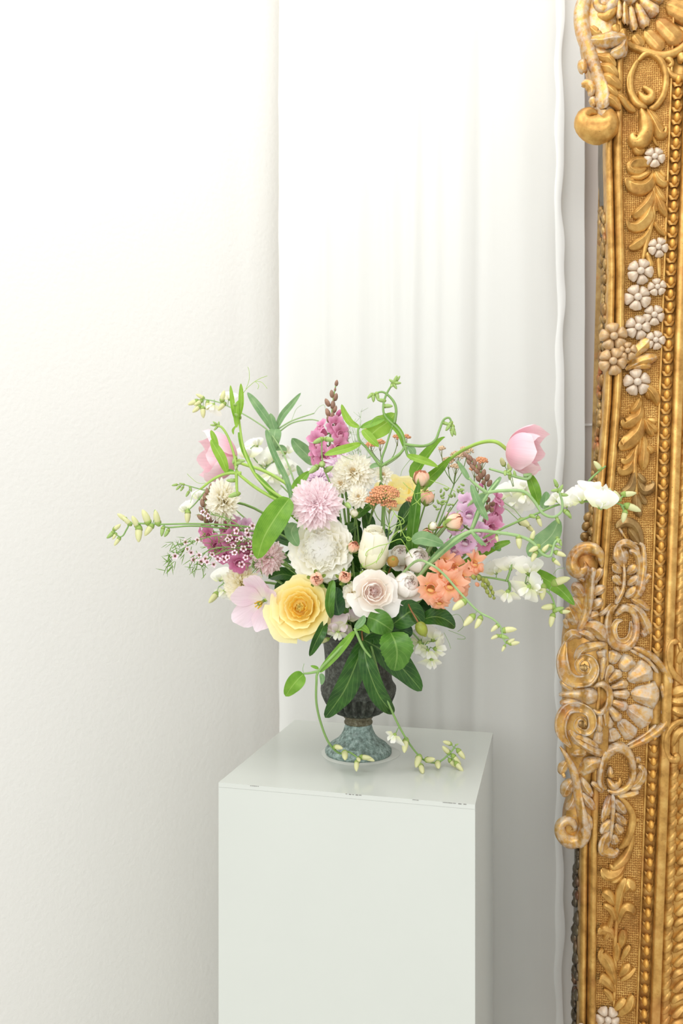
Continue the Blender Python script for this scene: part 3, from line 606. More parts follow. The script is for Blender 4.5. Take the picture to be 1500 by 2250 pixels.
# -- right-hand strip: strap work around the shell, rope and leaf rows
orn(SCR, 'gold', 'r', 10, .85, [(1488, 1408, 8), (1470, 1412, 6), (1464, 1440, 6), (1474, 1475, 7), (1500, 1500, 8)], [(1486, 1420, 10), (1494, 1418, 10)], [(1500, 1578, 7), (1470, 1596, 7), (1459, 1630, 7), (1466, 1660, 6), (1480, 1664, 11), (1486, 1652, 8)])
orn(L_, 'gold', 'l', 6, .85, [(1472, 1524, 6), (1490, 1516, 11), (1510, 1512, 8)], [(1472, 1538, 6), (1488, 1540, 9), (1506, 1538, 8)], [(1472, 1556, 6), (1490, 1562, 11), (1510, 1566, 8)], [(1474, 1640, 4), (1486, 1610, 9), (1506, 1600, 6)], [(1488, 1460, 5), (1494, 1440, 8), (1504, 1424, 5)])
def rope_row(y0, y1, off0, off1):
    mb = MB()
    n = int((y1-y0)/27)
    for i in range(n):
        y = y0+i*27; x = CX(y)
        sweep([(x+off0, y+16, 5), (x+(off0+off1)/2, y+6, 8), (x+off1, y-8, 5)], 'r', 3, .9, 6).build('gadroon', MAT['gold'], mir)
rope_row(930, 1400, 36, 54); rope_row(1670, 2300, 38, 56)
strip('rope_core', MAT['gold'], lambda y: half(CX(y)+37, CX(y)+57, 0, 9, 5))
for i in range(22):
    y = 1690+i*28; x = CX(y)
    sg = 1 if i % 2 else -1
    orn('curl_leaf', 'gold', 'l', 3, .85, [(x+60, y+10, 3), (x+70, y+2+4*sg, 7), (x+84, y-8, 6), (x+92, y-12, 3)])
# -- egg-shaped buds in the concave channel
def egg_mesh(nm):
    mb = MB()
    mb.blob((0, 0, 5), (6.4, 10, 8.5), None, 10, 8)
    mb2 = MB()
    def cup(u, t):
        a = u*1.25*PI/2*1.15
        r = 12.2*(.55+.45*math.sin(min(1, t*1.1)*PI/2))
        tip = 4.5*(1-abs(abs(u)-.8)*4) if abs(u) > .55 else 0
        return (math.sin(a)*r*.95, -12+19*t*(.45+.55*abs(u)**1.5)+tip*t, 1+6*math.cos(a)*(1-.35*t))
    mb2.grid(cup, 14, 5)
    return mb.mesh(nm, MAT['gold_light']), mb2.mesh('bud_cup', MAT['gold'])
EGG, CUP = egg_mesh('egg_bud')
FM = Matrix((FU, FV, FN)).transposed()
def place(me, name, px, py, h, sc, parent, rot=0, flip=False, sx=1):
    M = FM @ Matrix.Rotation(rot, 3, 'Z') @ Matrix.Diagonal(V((sc*PXS*sx, sc*PXS, sc*PXS)))
    p = F(px, py, h)-origin_of(parent)
    return link(name, me, parent, Matrix.Translation(p) @ M.to_4x4())
y = 178; eggs = []
while y < 2300:
    if not (1432 < y < 1612):
        eggs.append(y)
    y += 27.6
for y in eggs:
    rot = 0 if y < 1500 else PI
    if y < 1500:
        place(EGG, 'egg_bud', CX(y), y, 1, 1.0, mir); place(CUP, 'bud_cup', CX(y), y+2, -1, 1.06, mir)
    else:
        place(EGG, 'egg_bud', CX(y), y+3, 2, .98, mir, PI); place(CUP, 'bud_cup', CX(y), y-4, 0, 1.0, mir, 0, sx=.9)
# -- five-petalled carved flowers
def carved_petal():
    mb = MB()
    def f(u, t):
        w = (.10+.345*math.sin(min(1, t*1.15)*PI*.55))*math.sqrt(max(0, 1-max(0, t-.72)**2/.0785))
        g = .035*math.cos(u*PI*3.5)*(1-abs(u))*(1 if t > .15 else 0)
        return (u*w, .16+t*.84, .02+.34*math.sin(PI*min(1, t*.86+.1))*math.sqrt(max(0, 1-u*u*.98))+g*.6*math.sin(PI*t))
    mb.grid(f, 10, 8)
    return mb
CPET = [carved_petal().mesh('petal', MAT[k]) for k in ('gesso_flower', 'gold_worn')]
mbc = MB().blob((0, 0, .28), (.29, .29, .22), None, 10, 6)
CCEN = [mbc.mesh('carved_flower', MAT[k]) for k in ('gesso_flower', 'gold_worn')]
for (x, y, r, k) in [(1435, 350, 22, 0), (1443, 547, 21, 0), (1404, 600, 27, 0), (1441, 634, 19, 0), (1398, 657, 28, 0), (1434, 695, 22, 0), (1399, 722, 26, 0), (1437, 750, 20, 0), (1344, 745, 29, 1), (1374, 776, 20, 1), (1342, 799, 29, 1), (1397, 842, 28, 0), (1333, 2232, 24, 0), (1273, 2252, 14, 0)]:
    c = place(CCEN[k], 'carved_flower', x, y, 9 if x > EX(y)+50 else 20, r*1.08, mir, R_.random()*PI)
    a0 = R_.random()*6
    for i in range(5):
        a = 2*PI*i/5+a0
        link('petal', CPET[k], c, Matrix.Rotation(a, 4, 'Z') @ Matrix.Rotation(R_.uniform(-.15, .1), 4, 'X'))
# -- rough leaf carving in dark gold tones on the outer left side of the frame
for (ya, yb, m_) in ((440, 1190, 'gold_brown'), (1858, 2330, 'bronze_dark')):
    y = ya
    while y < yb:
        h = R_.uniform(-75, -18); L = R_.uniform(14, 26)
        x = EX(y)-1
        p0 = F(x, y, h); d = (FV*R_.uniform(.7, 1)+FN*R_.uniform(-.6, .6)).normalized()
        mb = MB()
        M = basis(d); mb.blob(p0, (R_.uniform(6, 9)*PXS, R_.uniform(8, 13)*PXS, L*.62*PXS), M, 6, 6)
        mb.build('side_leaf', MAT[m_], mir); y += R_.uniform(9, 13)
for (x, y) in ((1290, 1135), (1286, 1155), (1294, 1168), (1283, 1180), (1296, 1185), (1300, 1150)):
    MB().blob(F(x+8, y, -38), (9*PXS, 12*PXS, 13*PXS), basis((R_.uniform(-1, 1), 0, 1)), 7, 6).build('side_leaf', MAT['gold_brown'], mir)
# ------------------------------------------------------------------ flower builders
TO = V((0, -1, 0))
def bez(a, b, c, d, n=14):
    return [a*(1-t)**3+b*3*t*(1-t)**2+c*3*t*t*(1-t)+d*t**3 for t in [i/n for i in range(n+1)]]
def vase_stem(root, p, axis, r, m='stem_green', name='stem', via=None):
    a = V(axis).normalized(); p = V(p)
    ang = R_.random()*6.28; rr = R_.uniform(.006, .034)
    e = VM+V((rr*math.cos(ang), rr*math.sin(ang), -.07)); mth = VM+V((rr*math.cos(ang), rr*math.sin(ang), .03))
    k = (p-mth).length*.38
    pts = bez(p, p-a*k, mth+V((0, 0, k*.6)), e, 16)
    return MB().tube(pts, r, 7).build(name, MAT[m], root)
def path(pts):                       # [(px,py,d)...] -> smooth world points
    q = cr(pts, 5*(len(pts)-1)); return [W(*p) for p in q]
def px2m(px, d): return px*d/FPX
WPROF = {
 'lance': lambda t: (t**.65)*((1-t)**.8)*2.55,
 'oval': lambda t: math.sin(PI*t**.85)**.65,
 'strap': lambda t: min(1, t*5+.25)*min(1, ((1-t)*2.6))**.75,
 'tip': lambda t: min(1, t*6+.3)*(1-t)**.7*1.15,
 'blade': lambda t: math.sin(PI*min(1, t*.92+.04))**.55,
}
def leaf_mb(pts, hw, prof='lance', N_=None, tilt=0, fold=.25, wave=0, nseg=14, curl=0, serr=0):
    P = cr([tuple(p) for p in pts], nseg); P = [V(p) for p in P]
    N0 = V(N_ or (0, -1, .35)).normalized(); wf = WPROF[prof]; rows = []
    for i, p in enumerate(P):
        t = i/nseg; T = (P[min(i+1, nseg)]-P[max(i-1, 0)]).normalized()
        n = (N0-T*N0.dot(T)).normalized(); s = T.cross(n).normalized()
        a = tilt if not isinstance(tilt, tuple) else tilt[0]+(tilt[1]-tilt[0])*t
        c, sn = math.cos(a), math.sin(a); s2 = s*c+n*sn; n2 = n*c-s*sn
        rows.append((p, s2, n2, max(.02, wf(min(.999, max(.001, t))))*hw, t))
    mb = MB(); nu = 8; vs = []; uv = []
    for (p, s, n, w, t) in rows:
        for j in range(nu+1):
            u = -1+2*j/nu; ww = w*(1+serr*((int(t*nseg) % 2)-.5)*(1 if abs(u) == 1 else 0))
            h = fold*abs(u)*w-curl*u*u*w+wave*w*math.sin(t*17+u*1.5)*abs(u)
            vs.append(p+s*(u*ww*(1-.12*fold))+n*h); uv.append((j/nu, t))
    k = nu+1
    mb.add(vs, [(i*k+j, i*k+j+1, i*k+k+j+1, i*k+k+j) for i in range(nseg) for j in range(nu)], uv)
    return mb
def lf(root, pts, hw, m, prof='lance', name='leaf', **kw):
    P = [W(*p) for p in pts]; d = pts[len(pts)//2][2]
    return leaf_mb(P, px2m(hw, d), prof, **kw).build(name, MAT[m], root)
def cup_petal(L, r0, th0, th1, hw, tip=.25, ruf=0, rk=3, p=1.0, point=False, notch=0, asym=0, ph=0, nu=8, nv=8, bend=0):
    """sector of a surface of revolution about +z, centred on azimuth 0; angles in degrees from the axis"""
    pr = [(r0, 0.0)]; n = 24
    for i in range(n):
        s = (i+.5)/n; th = math.radians(th0+(th1-th0)*s**p if not isinstance(th1, tuple) else (th0+(th1[0]-th0)*s/.72 if s < .72 else th1[0]+(th1[1]-th1[0])*(s-.72)/.28))
        pr.append((pr[-1][0]+L*math.sin(th)/n, pr[-1][1]+L*math.cos(th)/n))
    def f(u, t):
        lim = 1-tip*(abs(u)**(1.3 if point else 2.6))-notch*math.exp(-(u/.18)**2)
        s = t*lim; k = s*n; i = min(int(k), n-1); q = k-i
        r = pr[i][0]+(pr[i+1][0]-pr[i][0])*q; z = pr[i][1]+(pr[i+1][1]-pr[i][1])*q
        w = math.radians(hw)*(.55+.45*math.sin(min(1, .15+t)*PI/2))
        if point: w *= (1-.55*max(0, t-.55)**1.3)
        a = u*w
        r += asym*u*t*L+ruf*L*t*t*math.sin(rk*u*3+ph)
        z += ruf*.8*L*t*t*math.cos(rk*u*2.4+ph*1.7)-bend*L*u*u*t
        return (r*math.cos(a), r*math.sin(a), z)
    return MB().grid(f, nu, nv)
def petal_obj(root, mb, M3, o, m, az=0, tiltx=0, name='petal'):
    me = mb.mesh(name, MAT[m] if isinstance(m, str) else m)
    return petal_inst(root, me, M3, o, az, tiltx, name)
def petal_inst(root, me, M3, o, az=0, tilt=0, name='petal', sc=(1, 1, 1)):
    M = M3.to_4x4() @ Matrix.Rotation(az, 4, 'Z') @ Matrix.Rotation(tilt, 4, 'Y') @ Matrix.Diagonal(V(sc)).to_4x4()
    return link(name, me, root, Matrix.Translation(V(o)-origin_of(root)) @ M)
def rose(root, c, axis, R, layers, roll=0, base=.45, seed=1, jit=.12):
    rn = random.Random(seed); M = basis(axis, roll); o = V(c)-V(axis).normalized()*R*base; az = rn.random()*6
    l0 = layers[0]; MB().blob(o+V(axis).normalized()*R*l0[1]*.46, (R*(l0[2]+.10), R*(l0[2]+.10), R*l0[1]*.46), M, 9, 7).build('core', MAT[l0[8]], root)
    if l0[1] < 1: MB().blob(o+V(axis).normalized()*R*.12, (R*.46, R*.46, R*.2), M, 12, 6).build('receptacle', MAT[l0[8]], root)
    for (n, L, r0, t0, t1, hw, tip, ruf, m) in layers:
        for i in range(n):
            a = az+2*PI*i/n+rn.uniform(-jit, jit); jt = jit/.12
            mb = cup_petal(R*L*rn.uniform(.95, 1.05), R*r0, t0+rn.uniform(-4, 4)*jt, (t1 if isinstance(t1, tuple) else t1+rn.uniform(-9, 9)*min(jt, 2)), hw*rn.uniform(.9, 1.08), tip, ruf, rn.choice((2, 3)), asym=.05, ph=rn.random()*6, p=1.1)
            petal_obj(root, mb, M, o, m, a)
        az += 2*PI/n*.5+.3
    return o
def sepals(root, o, axis, R, m='calyx_green', n=5, bulb=True):
    M = basis(axis); a = V(axis).normalized()
    if bulb: MB().blob(V(o)-a*R*.1, (R*.26, R*.26, R*.3), M, 8, 6).build('calyx', MAT[m], root)
    for i in range(n):
        mb = cup_petal(R*.75, R*.18, 60, 130, 26, .7, 0, point=True, nu=4, nv=5)
        petal_obj(root, mb, M, V(o)-a*R*.05, m, 2*PI*i/n, 0, 'sepal')
# ------------------------------------------------------------------ roses and large blooms
def mk(name, label, cat, px, py, d, group=None): return thing(name, label, cat, W(px, py, d), group), W(px, py, d)
Yl = 'yellow_petal'
YR = [(3, .72, .06, 4, -18, 80, .08, .06, 'yellow_core'), (4, .71, .09, 8, -14, 70, .1, .06, 'yellow_core'), (4, .68, .12, 10, -6, 62, .15, .03, 'yellow_core'), (5, .68, .2, 12, 4, 50, .15, .04, 'yellow_core'), (5, .68, .30, 16, 16, 46, .15, .03, Yl), (5, .70, .38, 24, 34, 44, .14, .04, Yl), (5, .72, .44, 34, 60, 42, .16, .05, Yl), (5, .72, .46, 52, 92, 42, .2, .05, Yl)]
r, c = mk('garden_rose', 'large open yellow rose at lower left of the bouquet above the urn rim', 'rose', 659, 1334, 1.13)
o = rose(r, c, (-.12, -.97, .14), px2m(66, 1.13), YR, .3, .4, 3)
for az, L in ((3.85, 1.02), (5.4, .8)):
    petal_obj(r, cup_petal(px2m(66, 1.13)*L, px2m(24, 1.13), 62, 100, 44, .12, .05, 2, nu=10), basis((-.12, -.97, .14)), o, Yl, az)
sepals(r, o, (-.12, -.97, .14), px2m(40, 1.13)); vase_stem(r, o, (-.12, -.97, .14), .0028)
r, c = mk('garden_rose', 'pale yellow rose seen from the side behind the coral yarrow', 'rose', 880, 1082, 1.28)
YS = [(3, .8, .08, 5, -8, 70, .2, .02, 'yellow_pale'), (4, .84, .2, 10, 0, 60, .15, .04, 'yellow_pale'), (5, .86, .3, 22, 8, 52, .15, .05, 'yellow_pale'), (5, .9, .36, 40, 10, 50, .15, .05, 'yellow_pale'), (5, .98, .36, 62, 22, 48, .15, .06, 'yellow_pale')]
ax = (-.05, -.55, .85); o = rose(r, c, ax, px2m(62, 1.28), YS, .2, .55, 8); sepals(r, o, ax, px2m(40, 1.28)); vase_stem(r, o, ax, .0028)
C_ = 'cream_petal'
CR_ = [(5, .62, .03, 10, 0, 60, .15, .14, C_), (6, .62, .08, 14, 14, 46, .12, .14, C_), (7, .62, .16, 18, 16, 40, .12, .13, C_), (8, .62, .23, 22, 20, 38, .12, .12, C_), (8, .62, .30, 24, 22, 36, .1, .12, C_), (9, .62, .40, 30, 36, 32, .1, .10, C_), (10, .62, .48, 40, 54, 30, .1, .10, C_), (10, .6, .54, 50, 74, 30, .1, .09, C_), (10, .58, .56, 64, 96, 30, .12, .09, C_)]
r, c = mk('ranunculus', 'big ruffled cream white bloom with tightly packed petals left of the white bud', 'flower', 704, 1207, 1.14)
ax = (-.05, -.97, .12); o = rose(r, c, ax, px2m(66, 1.14), CR_, 0, .42, 5, .3); MB().blob(o+V(ax).normalized()*px2m(66, 1.14)*.28, (px2m(40, 1.14), px2m(40, 1.14), px2m(23, 1.14)), basis(ax), 14, 8).build('heart', MAT[C_], r); sepals(r, o, ax, px2m(40, 1.14)); vase_stem(r, o, ax, .0028)
B_ = 'bud_petal'
r, c = mk('rose_bud', 'upright closed ivory rose bud beside the cream ruffled bloom', 'rose', 820, 1208, 1.13)
ax = (.05, -.28, .95); R = px2m(50, 1.13)
BL = [(3, 1.95, .06, 22, -12, 84, .06, .02, B_), (3, 1.98, .10, 36, -28, 84, .06, .02, B_), (3, 2.02, .13, 48, -38, 82, .06, .02, B_), (3, 2.16, .15, 62, (-46, 10), 80, .06, .02, B_), (3, 2.26, .17, 70, (-48, 50), 76, .06, .02, B_)]
o = rose(r, c, ax, R, BL, .5, .95, 4); sepals(r, o, ax, R*.8); vase_stem(r, o, ax, .0026)
Bl = 'blush_petal'; Bc = 'blush_core'
GR = [(4, .7, .05, 10, -18, 66, .1, .1, Bc), (5, .72, .1, 16, -14, 54, .1, .08, Bc), (5, .72, .18, 26, -14, 52, .12, .04, Bl), (5, .77, .24, 36, -18, 50, .12, .03, Bl), (5, .82, .28, 46, -14, 48, .12, .03, Bl), (4, .86, .3, 58, 20, 46, .14, .05, Bl)]
r, c = mk('garden_rose', 'open blush white cabbage rose at the front centre with flat outer petals', 'rose', 822, 1300, 1.10)
ax = (.02, -.98, .1); R = px2m(54, 1.10); o = rose(r, c, ax, R, GR, 0, .35, 11)
for az, L, t1 in ((3.9, 1.0, 96), (5.3, 1.15, 100), (.2, .8, 90), (2.4, .75, 80), (4.6, .95, 95)):
    petal_obj(r, cup_petal(R*L*.85, R*.34, 66, t1, 40, .1, .06, 2, nu=10), basis(ax), o, Bl, az)
sepals(r, o, ax, R*.7); vase_stem(r, o, ax, .0027)
BU = [(4, 1.35, .07, 20, -24, 62, .08, .07, Bc), (4, 1.4, .08, 40, -40, 66, .06, .05, Bl), (4, 1.46, .10, 56, -52, 66, .06, .03, Bl), (5, 1.55, .12, 70, -58, 62, .06, .02, Bl), (4, 1.66, .14, 80, -62, 62, .06, .02, Bl)]
for (px, py, d, R, ax, lab, sd) in [(893, 1284, 1.125, 37, (.25, -.9, .3), 'half open blush rose tucked behind the front blush rose', 21), (916, 1231, 1.14, 37, (.2, -.85, .45), 'round blush bud above the half open blush rose', 22), (882, 1222, 1.19, 30, (-.1, -.7, .6), 'small blush bud half hidden behind the brown seed pod', 23)]:
    r, c = mk('garden_rose', lab, 'rose', px, py, d); R = px2m(R, d)
    o = rose(r, c, ax, R, BU, 0, .6, sd)
    if sd != 22:
        for az in (4.2, 5.4, 3.1): petal_obj(r, cup_petal(R*1.15, R*.2, 72, 60, 44, .15, .07, 2), basis(ax), o, Bl, az)
    sepals(r, o, ax, R*.8); vase_stem(r, o, ax, .0025)

# ------------------------------------------------------------------ chrysanthemums
def ray_mesh(m, wid=.17, curl=.25, nm='ray_petal'):
    def f(u, t):
        w = wid*(.45+.55*math.sin(min(1, t*1.1+.12)*PI/2))*math.sqrt(max(.03, 1-max(0, t-.7)**2/.092))
        return (t*1.0, u*w, curl*math.sin(t*PI*.75)*.6-.0*t+.10*wid/.17*u*u-.02)
    return MB().grid(f, 4, 6).mesh(nm, MAT[m])
RAYS = {}
def mum(name, label, px, py, d, Rpx, ax, m, n=110, eye=None, sd=0, dome=1.0, inner=.12, wid=.115, stem=True, parent=None, outer=97, cat='chrysanthemum'):
    rn = random.Random(sd+px); R = px2m(Rpx, d)
    r, c = (mk(name, label, cat, px, py, d) if parent is None else (parent, W(px, py, d)))
    key = (m, wid)
    if key not in RAYS: RAYS[key] = [ray_mesh(m, wid, cu) for cu in (.15, .28, .4)]
    M = basis(ax); a_ = V(ax).normalized(); o = c-a_*R*.25
    for i in range(n):
        q = ((i+.5)/n)**.5                       # 0 centre .. 1 rim
        el = math.radians(6+(outer-6)*q**1.05+rn.uniform(-6, 6))     # from the axis
        L = R*(.32+.74*q)*rn.uniform(.88, 1.08)*(1 if q > .25 else .8)
        s = L*(1.0 if q < .5 else 1.0)
        petal_inst(r, rn.choice(RAYS[key]), M, o+a_*R*(.12*dome*(1-q)), i*2.39996, math.radians(-90)+el, 'ray_petal', (s, R*(.55+.45*q), s))
    if eye:
        ek = (eye, .2)
        if ek not in RAYS: RAYS[ek] = [ray_mesh(eye, .2, .4, 'disc_petal')]
        for i in range(34):
            q = ((i+.5)/34)**.5
            petal_inst(r, RAYS[ek][0], M, o+a_*R*.16, i*2.39996, math.radians(-90+8+52*q), 'disc_petal', (R*.36, R*.36, R*.36))
    if parent is None or stem:
        MB().lathe([(1e-4, -R*.12), (R*.22, -R*.08), (R*.3, 0), (R*.2, R*.06)], 10, M, o).build('calyx', MAT['calyx_green'], r)
    if stem: vase_stem(r, o, ax, .002)
    return r
mum('chrysanthemum', 'pale pink chrysanthemum with many narrow petals above the cream ruffled bloom', 693, 1105, 1.12, 60, (-.02, -.95, .2), 'pink_mum', 230, sd=1)
mum('chrysanthemum', 'pale lilac chrysanthemum peeking out behind the pale pink one', 697, 1052, 1.22, 48, (-.1, -.6, .8), 'lilac_mum', 110, sd=2)
mum('chrysanthemum', 'lilac chrysanthemum half hidden behind the cream blossoms at the top', 748, 1022, 1.25, 42, (0, -.7, .7), 'lilac_mum', 90, sd=3)
r = mum('chrysanthemum', 'cream chrysanthemum with a gold eye in the upper middle of the bouquet', 776, 1037, 1.17, 48, (.0, -.9, .4), 'cream_mum', 120, 'mum_eye', 4, wid=.15)
mum('chrysanthemum', 'small cream chrysanthemum with gold centre left of the large cream one', 748, 1062, 1.165, 28, (-.25, -.9, .2), 'cream_mum', 50, 'mum_eye', 5, wid=.17)
mum('chrysanthemum', 'small cream chrysanthemum with gold centre above the ivory rose bud', 787, 1091, 1.15, 27, (.05, -.95, .1), 'cream_mum', 50, 'mum_eye', 6, wid=.17)
mum('chrysanthemum', 'small cream chrysanthemum with gold centre just left of the side-on yellow rose', 841, 1043, 1.17, 24, (.05, -.85, .4), 'cream_mum', 46, 'mum_eye', 7, wid=.17)
mum('chrysanthemum', 'small cream chrysanthemum with broad petals beside the front yellow rose leaves', 773, 1305, 1.115, 30, (-.6, -.8, .1), 'cream_mum', 30, 'mum_eye', 8, wid=.3)
mum('chrysanthemum', 'cream chrysanthemum seen side-on at the left edge of the bouquet', 486, 1103, 1.19, 52, (-.62, -.75, -.05), 'cream_mum', 170, None, 9)
mum('chrysanthemum', 'dusty pink chrysanthemum half covered by the long green leaf', 588, 1226, 1.17, 40, (.3, -.9, .0), 'rose_mum', 150, None, 10)
mum('chrysanthemum', 'soft lemon chrysanthemum behind the lilac tulip at lower left', 530, 1286, 1.21, 50, (-.4, -.85, -.1), 'lemon_mum', 160, None, 11)

# ------------------------------------------------------------------ tulips
def tulip(label, px, py, d, Lpx, ax, m, th, stem_pts, sd, base=.45, rim=40, hw=60):
    rn = random.Random(sd); L = px2m(Lpx, d)
    r, c = mk('tulip', label, 'tulip', px, py, d); M = basis(ax, rn.random()); a_ = V(ax).normalized(); o = c-a_*L*base
    for lay in (0, 1):
        for i in range(3):
            t0, t1 = th
            mb = cup_petal(L*(1.0+.06*lay)*rn.uniform(.95, 1.08), L*(.08+.03*lay), t0+4*lay, t1+rn.uniform(-6, 8)+4*lay, hw, .32, .04, 2, .8, True, 0, .03, rn.random()*6, 10, 10, 0)
            petal_obj(r, mb, M, o, m, 2*PI*i/3+lay*PI/3)
    st = MB()
    for i in range(6):
        a = 2*PI*i/6; p0 = o+a_*L*.05
        st.tube([p0, p0+M @ V((math.cos(a)*L*.1, math.sin(a)*L*.1, L*.4))], [.0006, .0012], 5)
    st.build('stamens', MAT['stamen'], r)
    MB().tube([o+a_*L*.02, o+a_*L*.35], [.002, .003], 6).build('pistil', MAT['calyx_green'], r)
    if stem_pts:
        P = [tuple(o)]+[tuple(W(*q)) for q in stem_pts]
        MB().tube(cr(P, 6*len(P)), .0026, 8).build('stem', MAT['stem_lime'], r)
    else: vase_stem(r, o, ax, .0026, 'stem_lime')
    return r
tr = tulip('pink tulip nodding right on a long arching stem at the upper right', 1156, 992, 1.14, 96, (.86, -.42, -.12), 'tulip_pink', (80, -22), [(1085, 970, 1.15), (1040, 978, 1.17), (985, 1012, 1.2), (930, 1080, 1.23), (880, 1180, 1.24), (820, 1330, 1.23), (800, 1420, 1.23)], 31)
lf(tr, [(905, 1050, 1.21), (935, 1005, 1.2), (960, 975, 1.19), (978, 960, 1.18)], 17, 'leaf_bright', 'tip', fold=.5, tilt=.5)
lf(tr, [(925, 1065, 1.2), (965, 1030, 1.19), (990, 1003, 1.18)], 15, 'leaf_bright', 'tip', fold=.5, tilt=-.5)
lf(tr, [(905, 1235, 1.16), (906, 1180, 1.135), (914, 1110, 1.125), (920, 1058, 1.13)], 14, 'leaf_rose', 'strap', fold=.7, tilt=.2)
tulip('pale pink tulip pointing left at the upper left of the bouquet', 476, 1006, 1.30, 98, (-.9, -.35, .05), 'tulip_pink', (80, -28), [(530, 1018, 1.29), (600, 1045, 1.27), (680, 1110, 1.25), (760, 1260, 1.24), (785, 1400, 1.23)], 32)
tulip('wide open lilac pink tulip hanging left of the front yellow rose', 568, 1328, 1.15, 74, (-.35, -.88, -.2), 'tulip_lilac', (76, 22), None, 33, .38, hw=44)

# ------------------------------------------------------------------ snapdragons
def floret_mesh(m, sd):
    lip = 1.3 if m == 'coral' else 1.08; rfk = 1.8 if m == 'coral' else 1.2
    rn = random.Random(sd); mb = MB()
    mb.lathe([(.10, 0), (.19, .12), (.22, .4), (.25, .72), (.2, .8)], 9)
    for az, L, hw, t1, rf in ((60, .56, 44, 95, .12), (120, .56, 44, 95, .12), (205, .44, 40, 130, .1), (270, .5, 42, 140, .1), (335, .44, 40, 130, .1)):
        pm = cup_petal(L*lip, .2, 12, t1, hw, .2, rf*rfk, 2, ph=rn.random()*6, nu=6, nv=6)
        a = math.radians(az); ca, sa = math.cos(a), math.sin(a)
        mb.add([(x*ca-y*sa, x*sa+y*ca, z+.58) for x, y, z in pm.v], pm.f, pm.uv)
    bm_ = MB().blob((0, -.1, .72), (.19, .1, .1), None, 8, 5)
    mb.add(bm_.v, bm_.f, [(.5, .12)]*len(bm_.v))
    return mb.mesh('floret', MAT[m])
FL = {}
def snap(label, stem_pts, m, florets, buds, bm='snap_bud', sd=0, sr=.0024, stem_m='stem_green'):
    rn = random.Random(sd); S = path(stem_pts); r = thing('snapdragon', label, 'snapdragon', S[0])
    MB().tube(S, [sr*(1-.6*i/(len(S)-1)) for i in range(len(S))], 7).build('stem', MAT[stem_m], r)
    def near(p): return min(S, key=lambda q: (q-p).length)
    if m not in FL: FL[m] = [floret_mesh(m, k) for k in range(3)]
    for (px, py, d, s, *ax) in florets:
        p = W(px, py, d); q = near(p); s *= .9; a = V(ax[0]) if ax else (p-q)
        if a.length < 1e-4: a = V((0, -1, 0))
        if not ax: a = a.normalized()+V((0, -.55, -.1))
        M = basis(a, rn.uniform(-.3, .3)); sc = px2m(s, d)
        o = p-V(a).normalized()*sc*.62
        petal_inst(r, rn.choice(FL[m]), M, o, 0, 0, 'floret', (sc, sc, sc))
        if (q-o).length > .004: MB().tube([q, (q+o)/2, o+V(a).normalized()*sc*.05], [.0012, .0014, .0018], 5).build('pedicel', MAT['stem_green'], r)
    for (px, py, d, s, *bmm) in buds:
        p = W(px, py, d); q = near(p+V((0, 0, -.008))); a = (p-q); a = (a if a.length > 1e-4 else V((0, -.01, .01))).normalized()+V((0, -.3, .6))
        M = basis(a); sc = px2m(s, d)
        mb = MB().lathe([(1e-4, -.9), (.35, -.7), (.52, -.25), (.5, .2), (.32, .7), (1e-4, 1)], 8, M @ Matrix.Diagonal(V((sc, sc, sc))), p)
        mb.build('bud', MAT[bmm[0] if bmm else bm], r)
    return r
T1 = 1.29
snap('magenta snapdragon spike rising at the top left of centre', [(742, 1260, 1.25), (730, 1100, 1.28), (724, 1000, T1), (728, 920, T1), (733, 870, T1), (740, 836, T1)], 'magenta',
     [(705, 942, T1-.01, 36, (-.6, -.5, .7)), (735, 935, T1-.02, 40), (745, 955, T1-.02, 42, (.5, -.9, .1)), (700, 975, T1-.02, 48, (-.5, -.9, 0)), (740, 985, T1-.03, 46, (.5, -.9, -.1)), (752, 968, T1, 40, (.9, -.5, .1)), (712, 1005, T1-.02, 46, (-.4, -.9, -.2)), (738, 1005, T1-.02, 42, (.3, -.9, -.2)), (694, 1005, T1, 36, (-.8, -.5, .1))],
     [(739, 842, T1, 8), (736, 856, T1, 5), (729, 866, T1, 10), (737, 873, T1, 10), (719, 885, T1, 11), (731, 890, T1, 11), (735, 900, T1, 10), (720, 907, T1, 11), (744, 908, T1, 11, 'deep_magenta'), (730, 915, T1-.01, 11), (722, 922, T1, 10), (738, 920, T1, 10)], sd=1)
T2 = 1.21
snap('deep magenta snapdragon leaning out at the left with brown buds', [(700, 1330, 1.24), (600, 1270, 1.23), (520, 1220, 1.22), (470, 1170, T2), (450, 1120, T2), (460, 1070, T2)], 'deep_magenta',
     [(462, 1180, T2-.02, 44, (-.6, -.8, .2)), (500, 1165, T2-.01, 44), (478, 1200, T2-.03, 46, (-.2, -1, 0)), (510, 1190, T2-.03, 48, (.3, -.9, .2)), (490, 1215, T2-.02, 46, (-.3, -.9, -.3)), (525, 1235, T2-.03, 48, (.1, -.9, -.4)), (540, 1210, T2-.01, 44, (.5, -.8, 0)), (445, 1175, T2, 28, (-.9, -.3, .1))],
     [(463, 1068, T2, 8), (455, 1080, T2, 9), (450, 1092, T2, 10), (458, 1098, T2, 9), (445, 1106, T2, 11), (455, 1112, T2, 10), (443, 1122, T2, 11), (455, 1127, T2, 11), (441, 1137, T2, 11), (452, 1143, T2-.01, 11), (465, 1140, T2, 11), (448, 1156, T2-.01, 11), (460, 1160, T2-.01, 10), (475, 1150, T2, 10)], sd=2)
snap('lilac magenta snapdragon half hidden above the dusty pink chrysanthemum', [(720, 1320, 1.24), (620, 1230, 1.24), (560, 1180, 1.24), (520, 1150, 1.24)], 'mauve', [(515, 1152, 1.23, 40), (540, 1160, 1.22, 38)], [(506, 1138, 1.24, 9), (500, 1130, 1.24, 8)], sd=6)
T3 = 1.15
